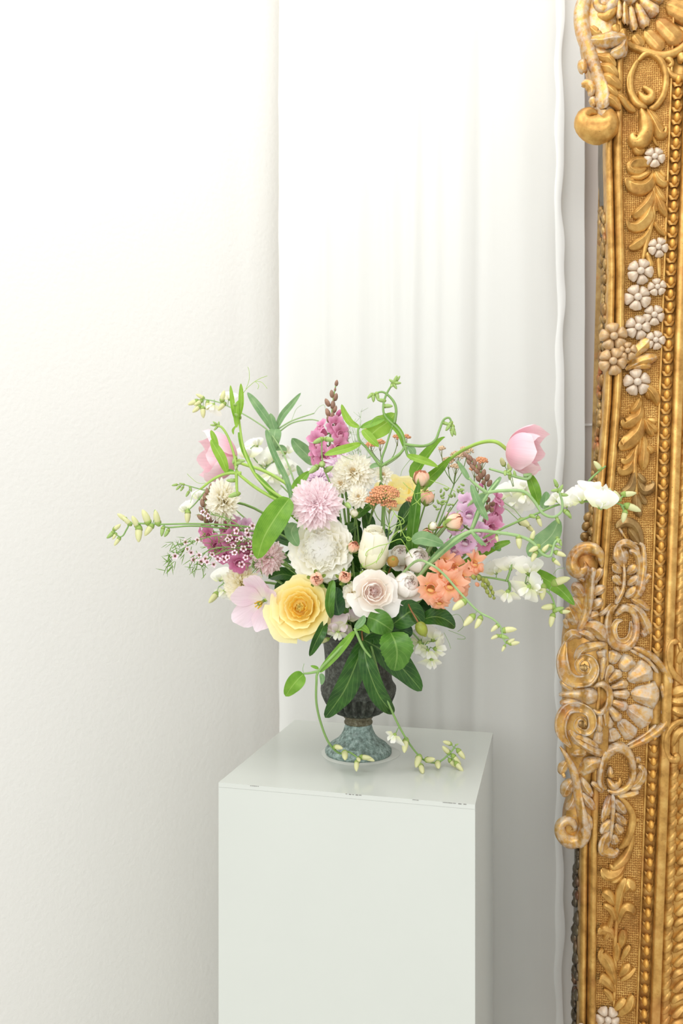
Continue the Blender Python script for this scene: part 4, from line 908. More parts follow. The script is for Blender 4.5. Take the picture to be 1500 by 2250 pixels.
snap('mauve snapdragon spike with brown buds on the right under the pink tulip', [(900, 1340, 1.21), (985, 1255, 1.18), (1040, 1190, 1.17), (1066, 1130, 1.17), (1068, 1080, 1.16), (1050, 1030, T3), (1022, 998, T3)], 'mauve',
     [(1025, 1110, T3-.01, 44, (-.5, -.8, .3)), (1000, 1150, T3-.01, 46, (-.6, -.8, 0)), (1030, 1130, T3-.03, 48, (-.1, -1, .1)), (1022, 1190, T3-.03, 50, (-.1, -1, -.2)), (1000, 1205, T3-.02, 46, (-.5, -.8, -.2)), (1050, 1170, T3-.01, 40, (.2, -1, .1))],
     [(1021, 999, T3, 8), (1028, 1004, T3, 9), (1034, 1008, T3, 9), (1030, 1016, T3, 9), (1042, 1016, T3, 10), (1038, 1026, T3, 10), (1052, 1026, T3, 10), (1048, 1036, T3, 10), (1062, 1040, T3, 11), (1055, 1046, T3, 11), (1070, 1050, T3, 11), (1050, 1052, T3, 10), (1075, 1062, T3, 11), (1062, 1060, T3-.01, 10), (1056, 1068, T3-.01, 11, 'deep_magenta'), (1072, 1098, T3, 10), (1082, 1108, T3, 10), (1070, 1115, T3-.01, 11), (1080, 1120, T3-.01, 10)], sd=3)
snap('bright magenta snapdragon florets on the right below the pea stem joint', [(900, 1345, 1.22), (1000, 1240, 1.20), (1070, 1170, 1.19), (1085, 1120, 1.18)], 'magenta',
     [(1085, 1135, T3+.01, 48, (.7, -.7, .3)), (1092, 1100, T3+.01, 34, (.6, -.6, .6)), (1075, 1160, T3, 50, (.4, -.9, 0)), (1065, 1190, T3, 46, (.4, -.9, -.3)), (1085, 1150, T3+.02, 40, (.9, -.4, 0))], [(1078, 1112, 1.18, 10)], sd=7)
T4 = 1.11
snap('coral orange snapdragon florets with a pale green bud tip at the right front', [(850, 1400, 1.2), (900, 1330, 1.17), (960, 1290, 1.15), (1020, 1262, 1.14), (1055, 1265, T4+.02), (1085, 1310, T4+.01)], 'coral',
     [(975, 1236, T4+.01, 40, (-.2, -.7, .7)), (1000, 1250, T4+.01, 40, (.2, -.8, .5)), (948, 1292, T4, 54, (-.35, -.93, -.1)), (988, 1285, T4-.01, 56, (.1, -1, -.1)), (972, 1262, T4, 44, (-.1, -.9, .3)), (1010, 1270, T4, 44, (.5, -.8, .1)), (965, 1320, T4, 40, (-.1, -.7, -.7)), (1008, 1300, T4+.01, 40, (.5, -.8, -.2)), (1040, 1240, T4+.01, 42, (.4, -.8, .4))],
     [(1045, 1255, T4, 11, 'coral'), (1056, 1250, T4, 10, 'coral'), (1040, 1268, T4, 10), (1052, 1270, T4, 10), (1062, 1275, T4, 10), (1048, 1284, T4, 9, 'coral'), (1072, 1282, T4, 9), (1066, 1290, T4, 9), (1078, 1292, T4, 9), (1070, 1300, T4, 9), (1082, 1302, T4, 8), (1076, 1309, T4, 8), (1085, 1314, T4, 7), (1068, 1276, T4-.01, 9), (1060, 1285, T4-.01, 9)], 'snap_bud_green', 4)

# ------------------------------------------------------------------ sweet peas
def banner():
    mb = MB()
    def f(u, t):
        a = t*1.15; w = (.25+.85*math.sin(min(1, .1+t*.95)*PI*.62))*math.sqrt(max(.02, 1-max(0, t-.45)**2/.31))
        return (u*w, a-.15-.16*t*math.exp(-(u/.2)**2)+.05*t*u*u, .25*u*u*(.6+.4*t)*-1+.35*t*t*-1+.10*math.sin(u*5+1)*t*t+.25)
    mb.grid(f, 12, 9); return mb
def wing(sx):
    mb = MB()
    def f(u, t):
        w = .32*math.sin(PI*min(1, .12+t*.86))**.7
        return (sx*(.06+.28*math.sin(t*2)*.8)+u*w*.5, -.1+.62*t-.15*t*t, .32+.42*math.sin(t*2.2)+u*w*.5*sx*-1)
    mb.grid(f, 6, 6); return mb
def keel():
    return MB().blob((0, .02, .42), (.09, .2, .26), None, 7, 5)
BAN = {}
for k, mm in (('w', 'sweet_white'), ('p', 'sweet_blush')):
    a = banner().mesh('blossom', MAT[mm]); w = MB(); w1 = wing(1); w2 = wing(-1); kk = keel()
    BAN[k] = (a, wing(1).mesh('wing_petal', MAT[mm]), wing(-1).mesh('wing_petal', MAT[mm]), kk.mesh('keel', MAT[mm]))
cx = MB().lathe([(1e-4, -.12), (.10, -.08), (.17, .05), (.2, .2)], 10)
for i in range(5):
    a = 2*PI*i/5; cx.add([(math.cos(a+d_)*.19, math.sin(a+d_)*.19, .16) for d_ in (-.4, .4)]+[(math.cos(a)*.26, math.sin(a)*.26, .42)], [(0, 1, 2)])
CAL = cx.mesh('calyx', MAT['calyx_green'])
pb = MB().lathe([(1e-4, -.05), (.12, 0), (.2, .2), (.22, .45), (.17, .75), (.08, .95), (1e-4, 1.02)], 9, None, (0, 0, 0), lambda i, a, r: r*(1+.25*math.cos(a)))
PBUD = {'p': pb.mesh('bud', MAT['bud_pale']), 'g': pb.mesh('bud', MAT['bud_green'])}
cb = MB().lathe([(1e-4, -.14), (.09, -.1), (.17, .02), (.22, .16), (.235, .3), (.20, .30)], 9, None, (0, 0, 0), lambda i, a, r: r*(1+.2*math.cos(a)) if i < 5 else r)
CALB = cb.mesh('calyx', MAT['calyx_green'])
def pea(label, stems, buds=(), blossoms=(), leaves=(), tendrils=(), r=.0013, stem_m='stem_pale', name='sweet_pea', bk='p', cat='sweet pea', winged=None, to_vase=True):
    S = [path(s) for s in stems]; rt = thing(name, label, cat, S[0][0])
    for i, P in enumerate(S):
        MB().tube(P, [r*(1.15-.45*j/(len(P)-1)) for j in range(len(P))], 6).build('stem', MAT[stem_m], rt)
    if winged:
        for wpts, hw in winged: lf(rt, wpts, hw, 'leaf_bright' if stem_m != 'stem_pale' else 'leaf_grey', 'blade', 'winged_stem', fold=.15)
    A = [p for P in S for p in P]
    def near(p): return min(A, key=lambda q: (q-p).length+max(0, (q-p).length-.03))
    for b in buds:
        px, py, d, L = b[:4]; kind = b[4] if len(b) > 4 else bk
        p = W(px, py, d); q = near(p); a = (p-q); dist = a.length
        a = (a.normalized() if dist > 1e-3 else V((0, -.5, -.5)))+V((R_.uniform(-.25, .25), -.25, R_.uniform(-.3, .1)))
        a.normalize(); s = px2m(L, d); o = p-a*s*.45
        M = basis(a, R_.random()*6)
        bo = petal_inst(rt, PBUD[kind], M, o, 0, 0, 'bud', (s, s, s))
        link('calyx', CALB, bo, Matrix.Diagonal(V((1, 1, .8, 1))))
        mid = (q+o)/2+V((0, 0, .25*(q-o).length*.3))
        MB().tube([tuple(x) for x in (q, mid, o)], .0006, 5).build('pedicel', MAT[stem_m], rt)
    for (px, py, d, sz, ax, roll, *kd) in blossoms:
        k = kd[0] if kd else 'w'; p = W(px, py, d); s = px2m(sz, d); a = V(ax).normalized(); M = basis(a, roll); o = p-M @ V((0, s*.4, s*.2))
        bo = petal_inst(rt, BAN[k][0], M, o, 0, 0, 'blossom', (s, s, s))
        for me, nm in ((BAN[k][1], 'wing_petal'), (BAN[k][2], 'wing_petal'), (BAN[k][3], 'keel')): link(nm, me, bo)
        link('calyx', CAL, bo, Matrix.Translation(V((0, -.12, .1))) @ Matrix.Rotation(math.radians(-60), 4, 'X') @ Matrix.Rotation(0, 4, 'Z'))
        q = near(o); st = o+M @ V((0, -.2*s, 0))
        MB().tube([q, (q+st)/2+V((0, 0, .004)), st], .0007, 5).build('pedicel', MAT[stem_m], rt)
    for l in leaves:
        pts, hw, m_ = l[:3]; kw = l[3] if len(l) > 3 else {}
        lf(rt, pts, hw, m_, **kw)
    for t in tendrils: MB().tube(path(t), .00042, 4).build('tendril', MAT[stem_m], rt)
    return rt
def sp(px, py, d, r0, turns, a0=0, k=1):    # small coil appended to a tendril
    return [(px+r0*(1-.7*i/8)*math.cos(a0+k*turns*6.28*i/8), py+r0*(1-.7*i/8)*math.sin(a0+k*turns*6.28*i/8), d) for i in range(9)]
FR = (0, -1, .1)
A1 = 1.17
pea('long sweet pea spray with pale buds reaching far to the left', [[(720, 1300, 1.22), (640, 1190, 1.2), (560, 1160, 1.18), (440, 1151, A1), (350, 1152, A1), (290, 1150, A1), (280, 1160, A1), (270, 1177, A1), (260, 1178, A1), (250, 1166, A1)], [(600, 1172, 1.2), (440, 1156, A1), (370, 1159, A1), (360, 1152, A1)]],
    [(269, 1137, A1, 25), (279, 1146, A1, 25), (298, 1148, A1, 30), (320, 1138, A1, 36), (346, 1139, A1, 34), (341, 1127, A1, 14, 'g'), (256, 1158, A1, 22), (243, 1174, A1, 22, 'g'), (258, 1189, A1, 22), (252, 1178, A1, 16), (306, 1172, A1, 36), (328, 1164, A1, 30), (357, 1167, A1, 22, 'g'), (366, 1170, A1, 20, 'g')], r=.0014, stem_m='stem_green')
A2 = 1.34
pea('blurred pale sweet pea spray at the upper left above the left tulip', [[(700, 1240, 1.27), (640, 1040, 1.31), (600, 960, A2), (560, 925, A2), (500, 892, A2), (470, 881, A2), (445, 877, A2)]],
    [(425, 884, A2, 24), (440, 872, A2, 20), (432, 897, A2, 24), (446, 905, A2, 26), (436, 884, A2, 22), (490, 872, A2, 26), (488, 893, A2, 24), (455, 890, A2, 22)], [(465, 899, A2, 24, (-.4, -.8, -.3), 2.6), (503, 868, A2, 20, (.2, -.9, .3), 0)])
A3 = 1.13
pea('tall bright green pea shoot with upright leaf tips at the upper left', [[(740, 1330, 1.2), (690, 1190, 1.16), (640, 1112, A3), (585, 1070, A3), (555, 1035, A3), (535, 985, A3), (526, 930, A3), (522, 885, A3)], [(640, 1115, A3), (575, 1080, A3), (540, 1055, A3), (520, 1035, A3), (516, 1008, A3), (503, 965, A3), (488, 940, A3), (478, 936, A3)], [(530, 1040, A3), (500, 1040, A3), (470, 1052, A3), (440, 1075, A3)], [(519, 1040, A3), (520, 1070, A3), (522, 1090, A3)]],
    [(468, 934, A3, 12, 'g'), (474, 940, A3, 13, 'g'), (480, 932, A3, 12, 'g'), (472, 930, A3, 11, 'g'), (515, 1010, A3, 18, 'g'), (522, 1018, A3, 20, 'g'), (530, 1012, A3, 18, 'g'), (518, 1026, A3, 18, 'g'), (508, 1055, A3, 20, 'g'), (515, 1088, A3, 26, 'g'), (522, 915, A3-.003, 22, 'g'), (519, 890, A3-.003, 20, 'g')],
    leaves=[([(521, 935, A3-.004), (513, 900, A3-.004), (509, 870, A3-.004), (506, 846, A3-.004)], 6, 'leaf_lime', {'fold': .5}), ([(522, 925, A3-.004), (529, 895, A3-.004), (530, 865, A3-.004), (529, 842, A3-.004)], 7, 'leaf_lime', {'fold': .5}), ([(520, 940, A3-.006), (519, 905, A3-.006), (523, 880, A3-.006)], 7, 'leaf_lime', {'fold': .4}), ([(519, 935, A3), (512, 945, A3), (513, 955, A3)], 3, 'leaf_lime'),
        ([(499, 1040, A3), (488, 1010, A3-.005), (474, 985, A3-.005), (463, 966, A3-.002)], 12, 'leaf_lime', {'fold': .3}), ([(478, 985, A3), (470, 962, A3), (463, 945, A3)], 7, 'leaf_lime'), ([(514, 1038, A3), (505, 1036, A3), (498, 1040, A3)], 6, 'leaf_bright', {}),
        ([(636, 1095, A3-.01), (610, 1130, A3-.03), (580, 1180, A3-.03), (565, 1228, A3-.02)], 30, 'leaf_bright', {'prof': 'oval', 'fold': .22, 'tilt': .2}), ([(645, 1095, A3), (655, 1065, A3+.02), (680, 1035, A3+.03)], 13, 'leaf_bright', {'fold': .3}), ([(640, 1105, A3), (632, 1060, A3), (605, 1005, A3), (590, 965, A3), (585, 945, A3)], 7, 'leaf_grey', {'prof': 'blade', 'fold': .4}), ([(650, 1150, A3+.02), (640, 1170, A3), (655, 1200, A3)], 16, 'leaf_grey', {'prof': 'oval'})],
    tendrils=[[(530, 870, A3), (540, 856, A3), (548, 848, A3), (560, 838, A3), (575, 830, A3), (587, 826, A3)], [(540, 855, A3), (547, 835, A3), (547, 815, A3), (544, 806, A3)], [(562, 838, A3), (575, 840, A3), (587, 854, A3)], [(560, 838, A3), (568, 846, A3), (566, 855, A3)], [(460, 1060, A3), (437, 1062, A3), (420, 1050, A3), (411, 1041, A3)], [(440, 1075, A3), (425, 1085, A3), (418, 1105, A3)], *[]],
    r=.0022, stem_m='stem_lime', bk='g', winged=[([(560, 1040, A3), (600, 1085, A3), (660, 1150, A3+.01)], 7), ([(524, 950, A3), (535, 990, A3), (560, 1040, A3)], 5)])
pea('small green budded pea tip beside the side-on cream chrysanthemum', [[(640, 1230, 1.24), (540, 1140, 1.27), (470, 1085, 1.28), (440, 1075, 1.28), (405, 1065, 1.28)], [(450, 1080, 1.28), (430, 1105, 1.28), (415, 1120, 1.28)]],
    [(384, 1066, 1.28, 13, 'g'), (392, 1072, 1.28, 13, 'g'), (400, 1063, 1.28, 12, 'g'), (418, 1074, 1.28, 13, 'g'), (412, 1085, 1.28, 14, 'g'), (400, 1074, 1.28, 12, 'g'), (412, 1134, 1.28, 30)], [(405, 1112, 1.29, 22, (-.5, -.8, .1), .4), (438, 1085, 1.3, 22, (-.2, -.9, .3), 0)], stem_m='stem_green')
pea('drooping pair of green pea buds in front of the magenta spike', [[(770, 1330, 1.2), (745, 1120, 1.17), (725, 1062, 1.16), (712, 1030, 1.16), (707, 1000, 1.16), (707, 962, 1.16)]],
    [(700, 968, 1.16, 26, 'g'), (722, 966, 1.155, 26, 'g'), (690, 1031, 1.155, 30, 'g'), (707, 1022, 1.15, 32, 'g'), (722, 1030, 1.155, 28, 'g'), (765, 1112, 1.12, 26, 'g')], stem_m='stem_green')
A4 = 1.16
pea('bright green pea vine curling at the top centre with a budded tip', [[(845, 1330, 1.2), (842, 1120, 1.18), (836, 1025, A4), (848, 980, A4), (862, 935, A4)], [(836, 1025, A4), (880, 995, A4), (888, 972, A4), (876, 945, A4), (846, 915, A4), (842, 890, A4), (848, 868, A4), (858, 850, A4), (866, 842, A4)], [(866, 930, A4), (870, 905, A4), (866, 885, A4), (852, 868, A4), (838, 861, A4), (820, 866, A4)], [(886, 976, A4), (930, 980, A4), (955, 968, A4), (965, 945, A4), (974, 923, A4), (986, 918, A4), (992, 928, A4)], [(836, 1025, A4), (806, 985, A4), (790, 968, A4), (786, 945, A4), (795, 935, A4)], [(890, 980, A4), (895, 1000, A4), (905, 1010, A4)]],
    [(862, 838, A4, 16, 'g'), (868, 834, A4, 18, 'g'), (872, 842, A4, 17, 'g'), (866, 848, A4, 17, 'g'), (874, 832, A4, 14, 'g'), (861, 846, A4, 16, 'g'), (814, 870, A4, 18, 'g'), (820, 874, A4, 19, 'g'), (828, 871, A4, 20, 'g'), (838, 879, A4, 20, 'g'), (851, 893, A4, 22, 'g'), (980, 930, A4, 18, 'g'), (988, 934, A4, 20, 'g'), (994, 942, A4, 20, 'g'), (984, 938, A4, 20, 'g'), (998, 948, A4, 18, 'g'), (992, 950, A4, 18, 'g')],
    leaves=[([(793, 974, A4), (765, 985, A4-.01), (735, 993, A4-.01), (712, 1000, A4-.01)], 11, 'leaf_lime', {'fold': .3}), ([(790, 939, A4), (770, 930, A4), (757, 910, A4), (750, 888, A4)], 9, 'leaf_lime', {'fold': .4}), ([(792, 940, A4), (820, 930, A4), (846, 920, A4)], 9, 'leaf_bright', {'fold': .3}), ([(796, 944, A4-.005), (812, 962, A4-.01), (832, 982, A4-.01)], 11, 'leaf_lime', {'fold': .3}),
        ([(808, 962, A4+.01), (830, 942, A4+.01), (850, 928, A4+.01), (868, 908, A4+.01)], 25, 'leaf_lime', {'prof': 'oval', 'fold': .15}), ([(893, 1000, A4), (915, 1008, A4-.01), (940, 1016, A4-.01), (962, 1026, A4-.01)], 10, 'leaf_lime', {'fold': .3}), ([(895, 980, A4), (905, 990, A4), (910, 1003, A4)], 9, 'leaf_grey', {'fold': .3}), ([(812, 1028, A4), (825, 1022, A4), (840, 1024, A4)], 6, 'leaf_grey')],
    tendrils=[[(876, 940, A4), (830, 918, A4), (818, 925, A4), (812, 935, A4)], [(905, 1005, A4), (885, 1030, A4), (880, 1045, A4)], [(735, 990, A4), (760, 1005, A4), (775, 1010, A4)]],
    r=.0019, stem_m='stem_green', bk='g', winged=[([(842, 908, A4), (862, 932, A4), (880, 955, A4), (889, 985, A4)], 8)])
A5 = 1.09
pea('curling pea stem with green buds under the right pink tulip', [[(880, 1330, 1.18), (960, 1180, 1.15), (1040, 1100, A5+.02), (1070, 1083, A5), (1110, 1078, A5), (1150, 1080, A5), (1172, 1100, A5), (1192, 1128, A5), (1215, 1136, A5), (1232, 1125, A5), (1235, 1105, A5), (1228, 1080, A5)], [(1035, 1165, A5), (1055, 1115, A5), (1072, 1084, A5), (1095, 1055, A5)], [(1070, 1083, A5), (1045, 1065, A5), (1030, 1050, A5)], [(1150, 1045, A5+.03), (1165, 1043, A5+.03), (1158, 1052, A5+.03), (1135, 1048, A5+.03), (1110, 1040, A5+.03), (1075, 1030, A5+.05)]],
    [(1220, 1062, A5, 20, 'g'), (1230, 1074, A5, 20, 'g'), (1219, 1078, A5, 18, 'g'), (1238, 1088, A5, 18, 'g'), (1246, 1127, A5, 22, 'g'), (1225, 1142, A5, 18, 'g'), (1110, 1040, A5+.03, 18, 'g'), (1120, 1046, A5+.03, 18, 'g'), (1130, 1042, A5+.03, 16, 'g'), (1118, 1036, A5+.03, 16, 'g')],
    leaves=[([(1035, 1064, A5-.01), (1045, 1095, A5-.02), (1060, 1125, A5-.02), (1072, 1144, A5-.02)], 10, 'leaf_grey', {'fold': .3}), ([(1030, 1055, A5), (1018, 1035, A5), (1004, 1012, A5)], 7, 'leaf_grey', {'fold': .3}), ([(1070, 1090, A5), (1060, 1096, A5), (1055, 1105, A5)], 10, 'leaf_grey', {'prof': 'oval'}), ([(1161, 1040, A5+.05), (1170, 1065, A5+.04), (1178, 1090, A5+.04), (1183, 1112, A5+.04)], 14, 'leaf_bright', {'fold': .3}), ([(1192, 1118, A5+.03), (1198, 1100, A5+.03), (1200, 1080, A5+.03)], 12, 'leaf_grey', {'prof': 'oval'})], r=.0023, winged=[([(1035, 1168, A5), (1052, 1122, A5), (1070, 1086, A5)], 6), ([(1072, 1084, A5), (1085, 1068, A5), (1100, 1048, A5)], 6)])
A6 = 1.11
pea('white sweet pea spray crossing in front of the gilt frame at far right', [[(880, 1340, 1.19), (980, 1230, 1.16), (1090, 1168, 1.13), (1180, 1128, A6), (1230, 1108, A6), (1290, 1102, A6), (1345, 1104, A6), (1372, 1112, A6)], [(1340, 1103, A6), (1362, 1095, A6), (1372, 1085, A6)], [(1270, 1098, A6+.02), (1295, 1055, A6+.02), (1330, 1024, A6+.02)], [(1365, 1110, A6), (1372, 1125, A6)]],
    [(1356, 1090, A6, 28), (1380, 1084, A6, 30), (1388, 1116, A6, 36), (1371, 1134, A6, 28), (1312, 1024, A6+.02, 26), (1338, 1082, A6-.01, 30), (1318, 1112, A6, 18, 'g'), (1185, 1145, A6, 24), (1170, 1135, A6, 20, 'g'), (1250, 1130, A6, 20, 'g')],
    [(1268, 1084, A6-.01, 40, (-.5, -.8, .2), .5), (1312, 1072, A6-.01, 42, (.2, -.8, .5), -.4), (1322, 1096, A6-.03, 38, (-.1, -.95, -.1), -.2), (1216, 1092, A6, 26, (-.5, -.7, .4), .8), (1246, 1102, A6-.01, 22, (.2, -.9, 0), 0)], r=.0016, stem_m='stem_green')
A7 = 1.08
pea('thick winged sweet pea stem with pale buds arching right at mid height', [[(870, 1340, 1.17), (930, 1255, 1.12), (990, 1195, A7+.01), (1036, 1167, A7), (1090, 1170, A7), (1140, 1178, A7), (1170, 1192, A7), (1190, 1216, A7), (1208, 1222, A7), (1214, 1205, A7), (1220, 1190, A7), (1230, 1185, A7)], [(1036, 1167, A7), (1048, 1185, A7), (1060, 1198, A7)]],
    [(1140, 1190, A7, 30), (1170, 1178, A7, 24), (1174, 1204, A7, 28), (1174, 1222, A7, 26), (1197, 1207, A7, 24), (1225, 1186, A7, 18, 'g'), (1207, 1199, A7, 14, 'g'), (1231, 1192, A7, 16, 'g'), (1229, 1217, A7, 26), (1222, 1234, A7, 22), (1226, 1202, A7, 14, 'g'), (1092, 1182, A7, 16)],
    leaves=[([(905, 1190, A7-.005), (925, 1182, A7-.01), (950, 1188, A7-.01), (975, 1197, A7-.005)], 16, 'leaf_grey', {'prof': 'oval', 'fold': .1, 'tilt': -.2}), ([(1160, 1222, A7+.06), (1180, 1205, A7+.06), (1212, 1175, A7+.06), (1228, 1140, A7+.06)], 26, 'leaf_grey', {'fold': .2, 'tilt': .3}), ([(1040, 1170, A7), (1052, 1186, A7-.005), (1068, 1200, A7-.005)], 5, 'leaf_grey')], r=.0024, winged=[([(930, 1250, 1.12), (985, 1198, A7+.01), (1036, 1167, A7)], 9)], tendrils=[[(1060, 1198, A7), (1090, 1180, A7), (1115, 1168, A7)]])
A8 = 1.15
pea('white sweet peas with wide round petals and buds at the right below mid height', [[(870, 1360, 1.19), (980, 1275, 1.17), (1060, 1268, 1.16), (1130, 1280, A8), (1180, 1292, A8), (1205, 1302, A8), (1216, 1322, A8), (1221, 1345, A8)], [(1112, 1278, A8), (1120, 1255, A8), (1124, 1235, A8)], [(1118, 1277, A8), (1120, 1295, A8), (1115, 1305, A8)]],
    [(1231, 1278, A8, 40), (1205, 1334, A8, 32), (1226, 1340, A8, 24, 'g'), (1240, 1343, A8, 22), (1213, 1362, A8, 30), (1192, 1300, A8, 34)],
    [(1160, 1240, A8, 36, (.0, -1, .25), 0), (1118, 1236, A8+.01, 30, (-.2, -.9, .3), .2), (1084, 1246, A8+.03, 28, (-.4, -.9, .1), .4), (1150, 1302, A8-.01, 38, (-.4, -.8, -.5), 2.4), (1182, 1286, A8-.005, 32, (.3, -.9, -.2), -.9), (1112, 1312, A8, 32, (-.2, -.7, -.6), 2.9), (1150, 1275, A8+.04, 32, (0, -1, 0), 1)],
    leaves=[([(1150, 1252, A8+.03), (1190, 1268, A8+.03), (1230, 1295, A8+.03), (1262, 1330, A8+.02)], 17, 'leaf_bright', {'fold': .25, 'tilt': -.3}), ([(960, 1270, 1.17), (1020, 1240, 1.17), (1080, 1205, 1.16), (1120, 1190, 1.16)], 10, 'leaf_bright', {'prof': 'blade', 'fold': .3}), ([(1100, 1210, 1.16), (1085, 1198, 1.16), (1078, 1192, 1.16)], 9, 'leaf_grey')],
    tendrils=[[(1215, 1262, A8), (1225, 1250, A8), (1240, 1248, A8)]], r=.0017, stem_m='stem_green')
A9 = 1.06
pea('trailing sweet pea stem with plump pale buds hanging at lower right', [[(850, 1300, 1.16), (910, 1235, 1.1), (945, 1240, A9), (975, 1262, A9), (1010, 1302, A9), (1050, 1343, A9), (1082, 1360, A9), (1100, 1378, A9), (1104, 1400, A9), (1110, 1412, A9)]],
    [(1010, 1329, A9, 38), (1031, 1362, A9, 34), (1050, 1366, A9, 30), (1088, 1380, A9, 24), (1117, 1385, A9, 32), (1088, 1400, A9, 20), (1106, 1400, A9, 22, 'g'), (1128, 1412, A9, 24), (1106, 1424, A9, 16), (1120, 1408, A9, 20)], r=.0017)
A10 = 1.17
pea('cluster of white sweet peas hanging below the green bud at the urn right', [[(830, 1390, 1.2), (880, 1372, A10), (915, 1400, A10), (940, 1432, A10), (948, 1446, A10)]], [],
    [(915, 1425, A10, 34, (-.5, -.8, -.4), 2.6), (958, 1392, A10+.01, 34, (.6, -.75, .3), -.7), (968, 1425, A10, 32, (.6, -.7, -.2), -1.6), (945, 1460, A10, 28, (.1, -.8, -.6), 3.1), (928, 1398, A10+.02, 30, (-.2, -.9, .2), 0), (935, 1440, A10-.01, 26, (-.2, -.9, -.4), 2.8)],
    tendrils=[[(960, 1370, A10), (1000, 1350, A10), (1015, 1360, A10), (1018, 1376, A10), (1005, 1388, A10)], [(985, 1385, A10), (1018, 1398, A10), (1020, 1404, A10), (1004, 1404, A10)], [(975, 1390, A10), (985, 1410, A10), (990, 1425, A10)]], stem_m='stem_green')
A11 = 1.085
pea('sweet pea trailing down the left of the urn onto the pedestal', [[(800, 1370, 1.15), (776, 1392, A11+.02), (740, 1432, A11), (700, 1475, A11), (695, 1500, A11), (695, 1545, A11+.01), (705, 1590, A11+.03), (722, 1632, A11+.05), (745, 1655, A11+.06), (765, 1652, A11+.06), (785, 1664, A11+.05)], [(700, 1475, A11), (680, 1479, A11), (667, 1480, A11)], [(779, 1380, A11), (796, 1420, A11), (815, 1445, A11)]],
    [(742, 1643, A11+.05, 26), (757, 1660, A11+.05, 32), (784, 1682, A11+.04, 26), (802, 1664, A11+.05, 26), (810, 1668, A11+.05, 24), (788, 1668, A11+.04, 20)],
    leaves=[([(667, 1481, A11), (655, 1492, A11-.005), (640, 1510, A11-.005), (627, 1530, A11)], 19, 'leaf_bright', {'prof': 'oval', 'fold': .12, 'tilt': .2}), ([(703, 1480, A11), (708, 1490, A11), (706, 1505, A11)], 6, 'leaf_grey', {'prof': 'oval'}), ([(700, 1470, A11), (692, 1466, A11), (682, 1463, A11)], 4, 'leaf_bright'), ([(779, 1382, A11), (795, 1365, A11), (800, 1352, A11)], 9, 'leaf_grey', {'fold': .4}), ([(778, 1382, A11), (795, 1378, A11), (812, 1392, A11)], 9, 'leaf_bright', {'fold': .3})],
    tendrils=[[(667, 1480, A11), (665, 1470, A11), (668, 1458, A11)]], r=.0019, stem_m='stem_green', winged=[([(778, 1388, A11+.01), (742, 1432, A11), (702, 1476, A11)], 10)])
A12 = 1.12
pea('sweet pea trailing past the urn right side with pale flowers resting on the pedestal', [[(815, 1420, 1.12), (840, 1510, 1.1), (864, 1570, A12), (890, 1620, A12+.01), (915, 1655, A12+.03), (935, 1672, A12+.04), (962, 1675, A12+.04), (985, 1658, A12+.04), (999, 1641, A12+.04)]],
    [(891, 1637, A12+.01, 34), (918, 1672, A12+.03, 34), (926, 1688, A12+.02, 28), (944, 1668, A12+.03, 30), (962, 1681, A12+.03, 30), (983, 1633, A12+.04, 22), (981, 1648, A12+.04, 26), (1012, 1656, A12+.04, 26), (1002, 1668, A12+.04, 28), (994, 1676, A12+.04, 24), (1008, 1684, A12+.03, 26), (1003, 1636, A12+.04, 8, 'g')],
    [(864, 1624, A12+.005, 26, (-.6, -.7, -.3), 2.7)], r=.0015, stem_m='stem_green')
pea('grey green pea stem with spreading leaves behind the left chrysanthemums', [[(740, 1300, 1.26), (660, 1130, 1.33), (610, 1030, 1.36), (600, 985, 1.36), (605, 945, 1.36)], [(606, 955, 1.36), (640, 930, 1.36), (680, 922, 1.36), (700, 925, 1.36)], [(608, 945, 1.36), (640, 925, 1.36), (690, 908, 1.36)]],
    leaves=[([(603, 950, 1.36), (585, 920, 1.36), (560, 885, 1.36), (543, 862, 1.36)], 11, 'leaf_grey', {'fold': .3}), ([(606, 945, 1.36), (620, 915, 1.36), (640, 890, 1.36), (661, 863, 1.36)], 9, 'leaf_grey', {'fold': .4}), ([(604, 945, 1.35), (597, 925, 1.35), (594, 908, 1.35)], 9, 'leaf_grey', {'prof': 'strap'}), ([(605, 942, 1.35), (602, 960, 1.34), (597, 992, 1.35)], 16, 'leaf_grey', {'prof': 'oval'}), ([(603, 988, 1.35), (618, 984, 1.35), (630, 990, 1.35)], 7, 'leaf_grey', {'prof': 'oval'}),
            ([(690, 1022, 1.33), (675, 1000, 1.33), (655, 980, 1.33), (641, 963, 1.33)], 17, 'leaf_grey', {'fold': .3, 'tilt': .3}), ([(668, 1055, 1.3), (660, 1040, 1.3), (652, 1022, 1.3)], 7, 'leaf_grey')],
    tendrils=[[(690, 908, 1.36), (700, 895, 1.36), (712, 890, 1.36), (715, 905, 1.36)], [(640, 925, 1.36), (650, 900, 1.36), (662, 890, 1.36)]], r=.0013, stem_m='stem_pale')
pea('blurred white sweet peas behind the left tulip stem', [[(740, 1300, 1.27), (660, 1120, 1.33), (600, 1050, 1.36), (560, 1010, 1.36), (550, 985, 1.36)]], [],
    [(545, 990, 1.36, 30, (-.2, -.9, .3), 0), (560, 970, 1.37, 22, (.2, -.9, .4), .4), (575, 1010, 1.37, 30, (0, -1, 0), .6), (610, 1000, 1.38, 30, (.2, -.9, .2), -.5), (615, 1035, 1.36, 32, (.1, -.9, -.1), .2), (590, 1060, 1.35, 30, (-.1, -.9, -.2), 2.8), (635, 1020, 1.37, 26, (.3, -.9, .2), -.4), (625, 985, 1.38, 24, (.2, -.8, .5), 0)], stem_m='stem_green')
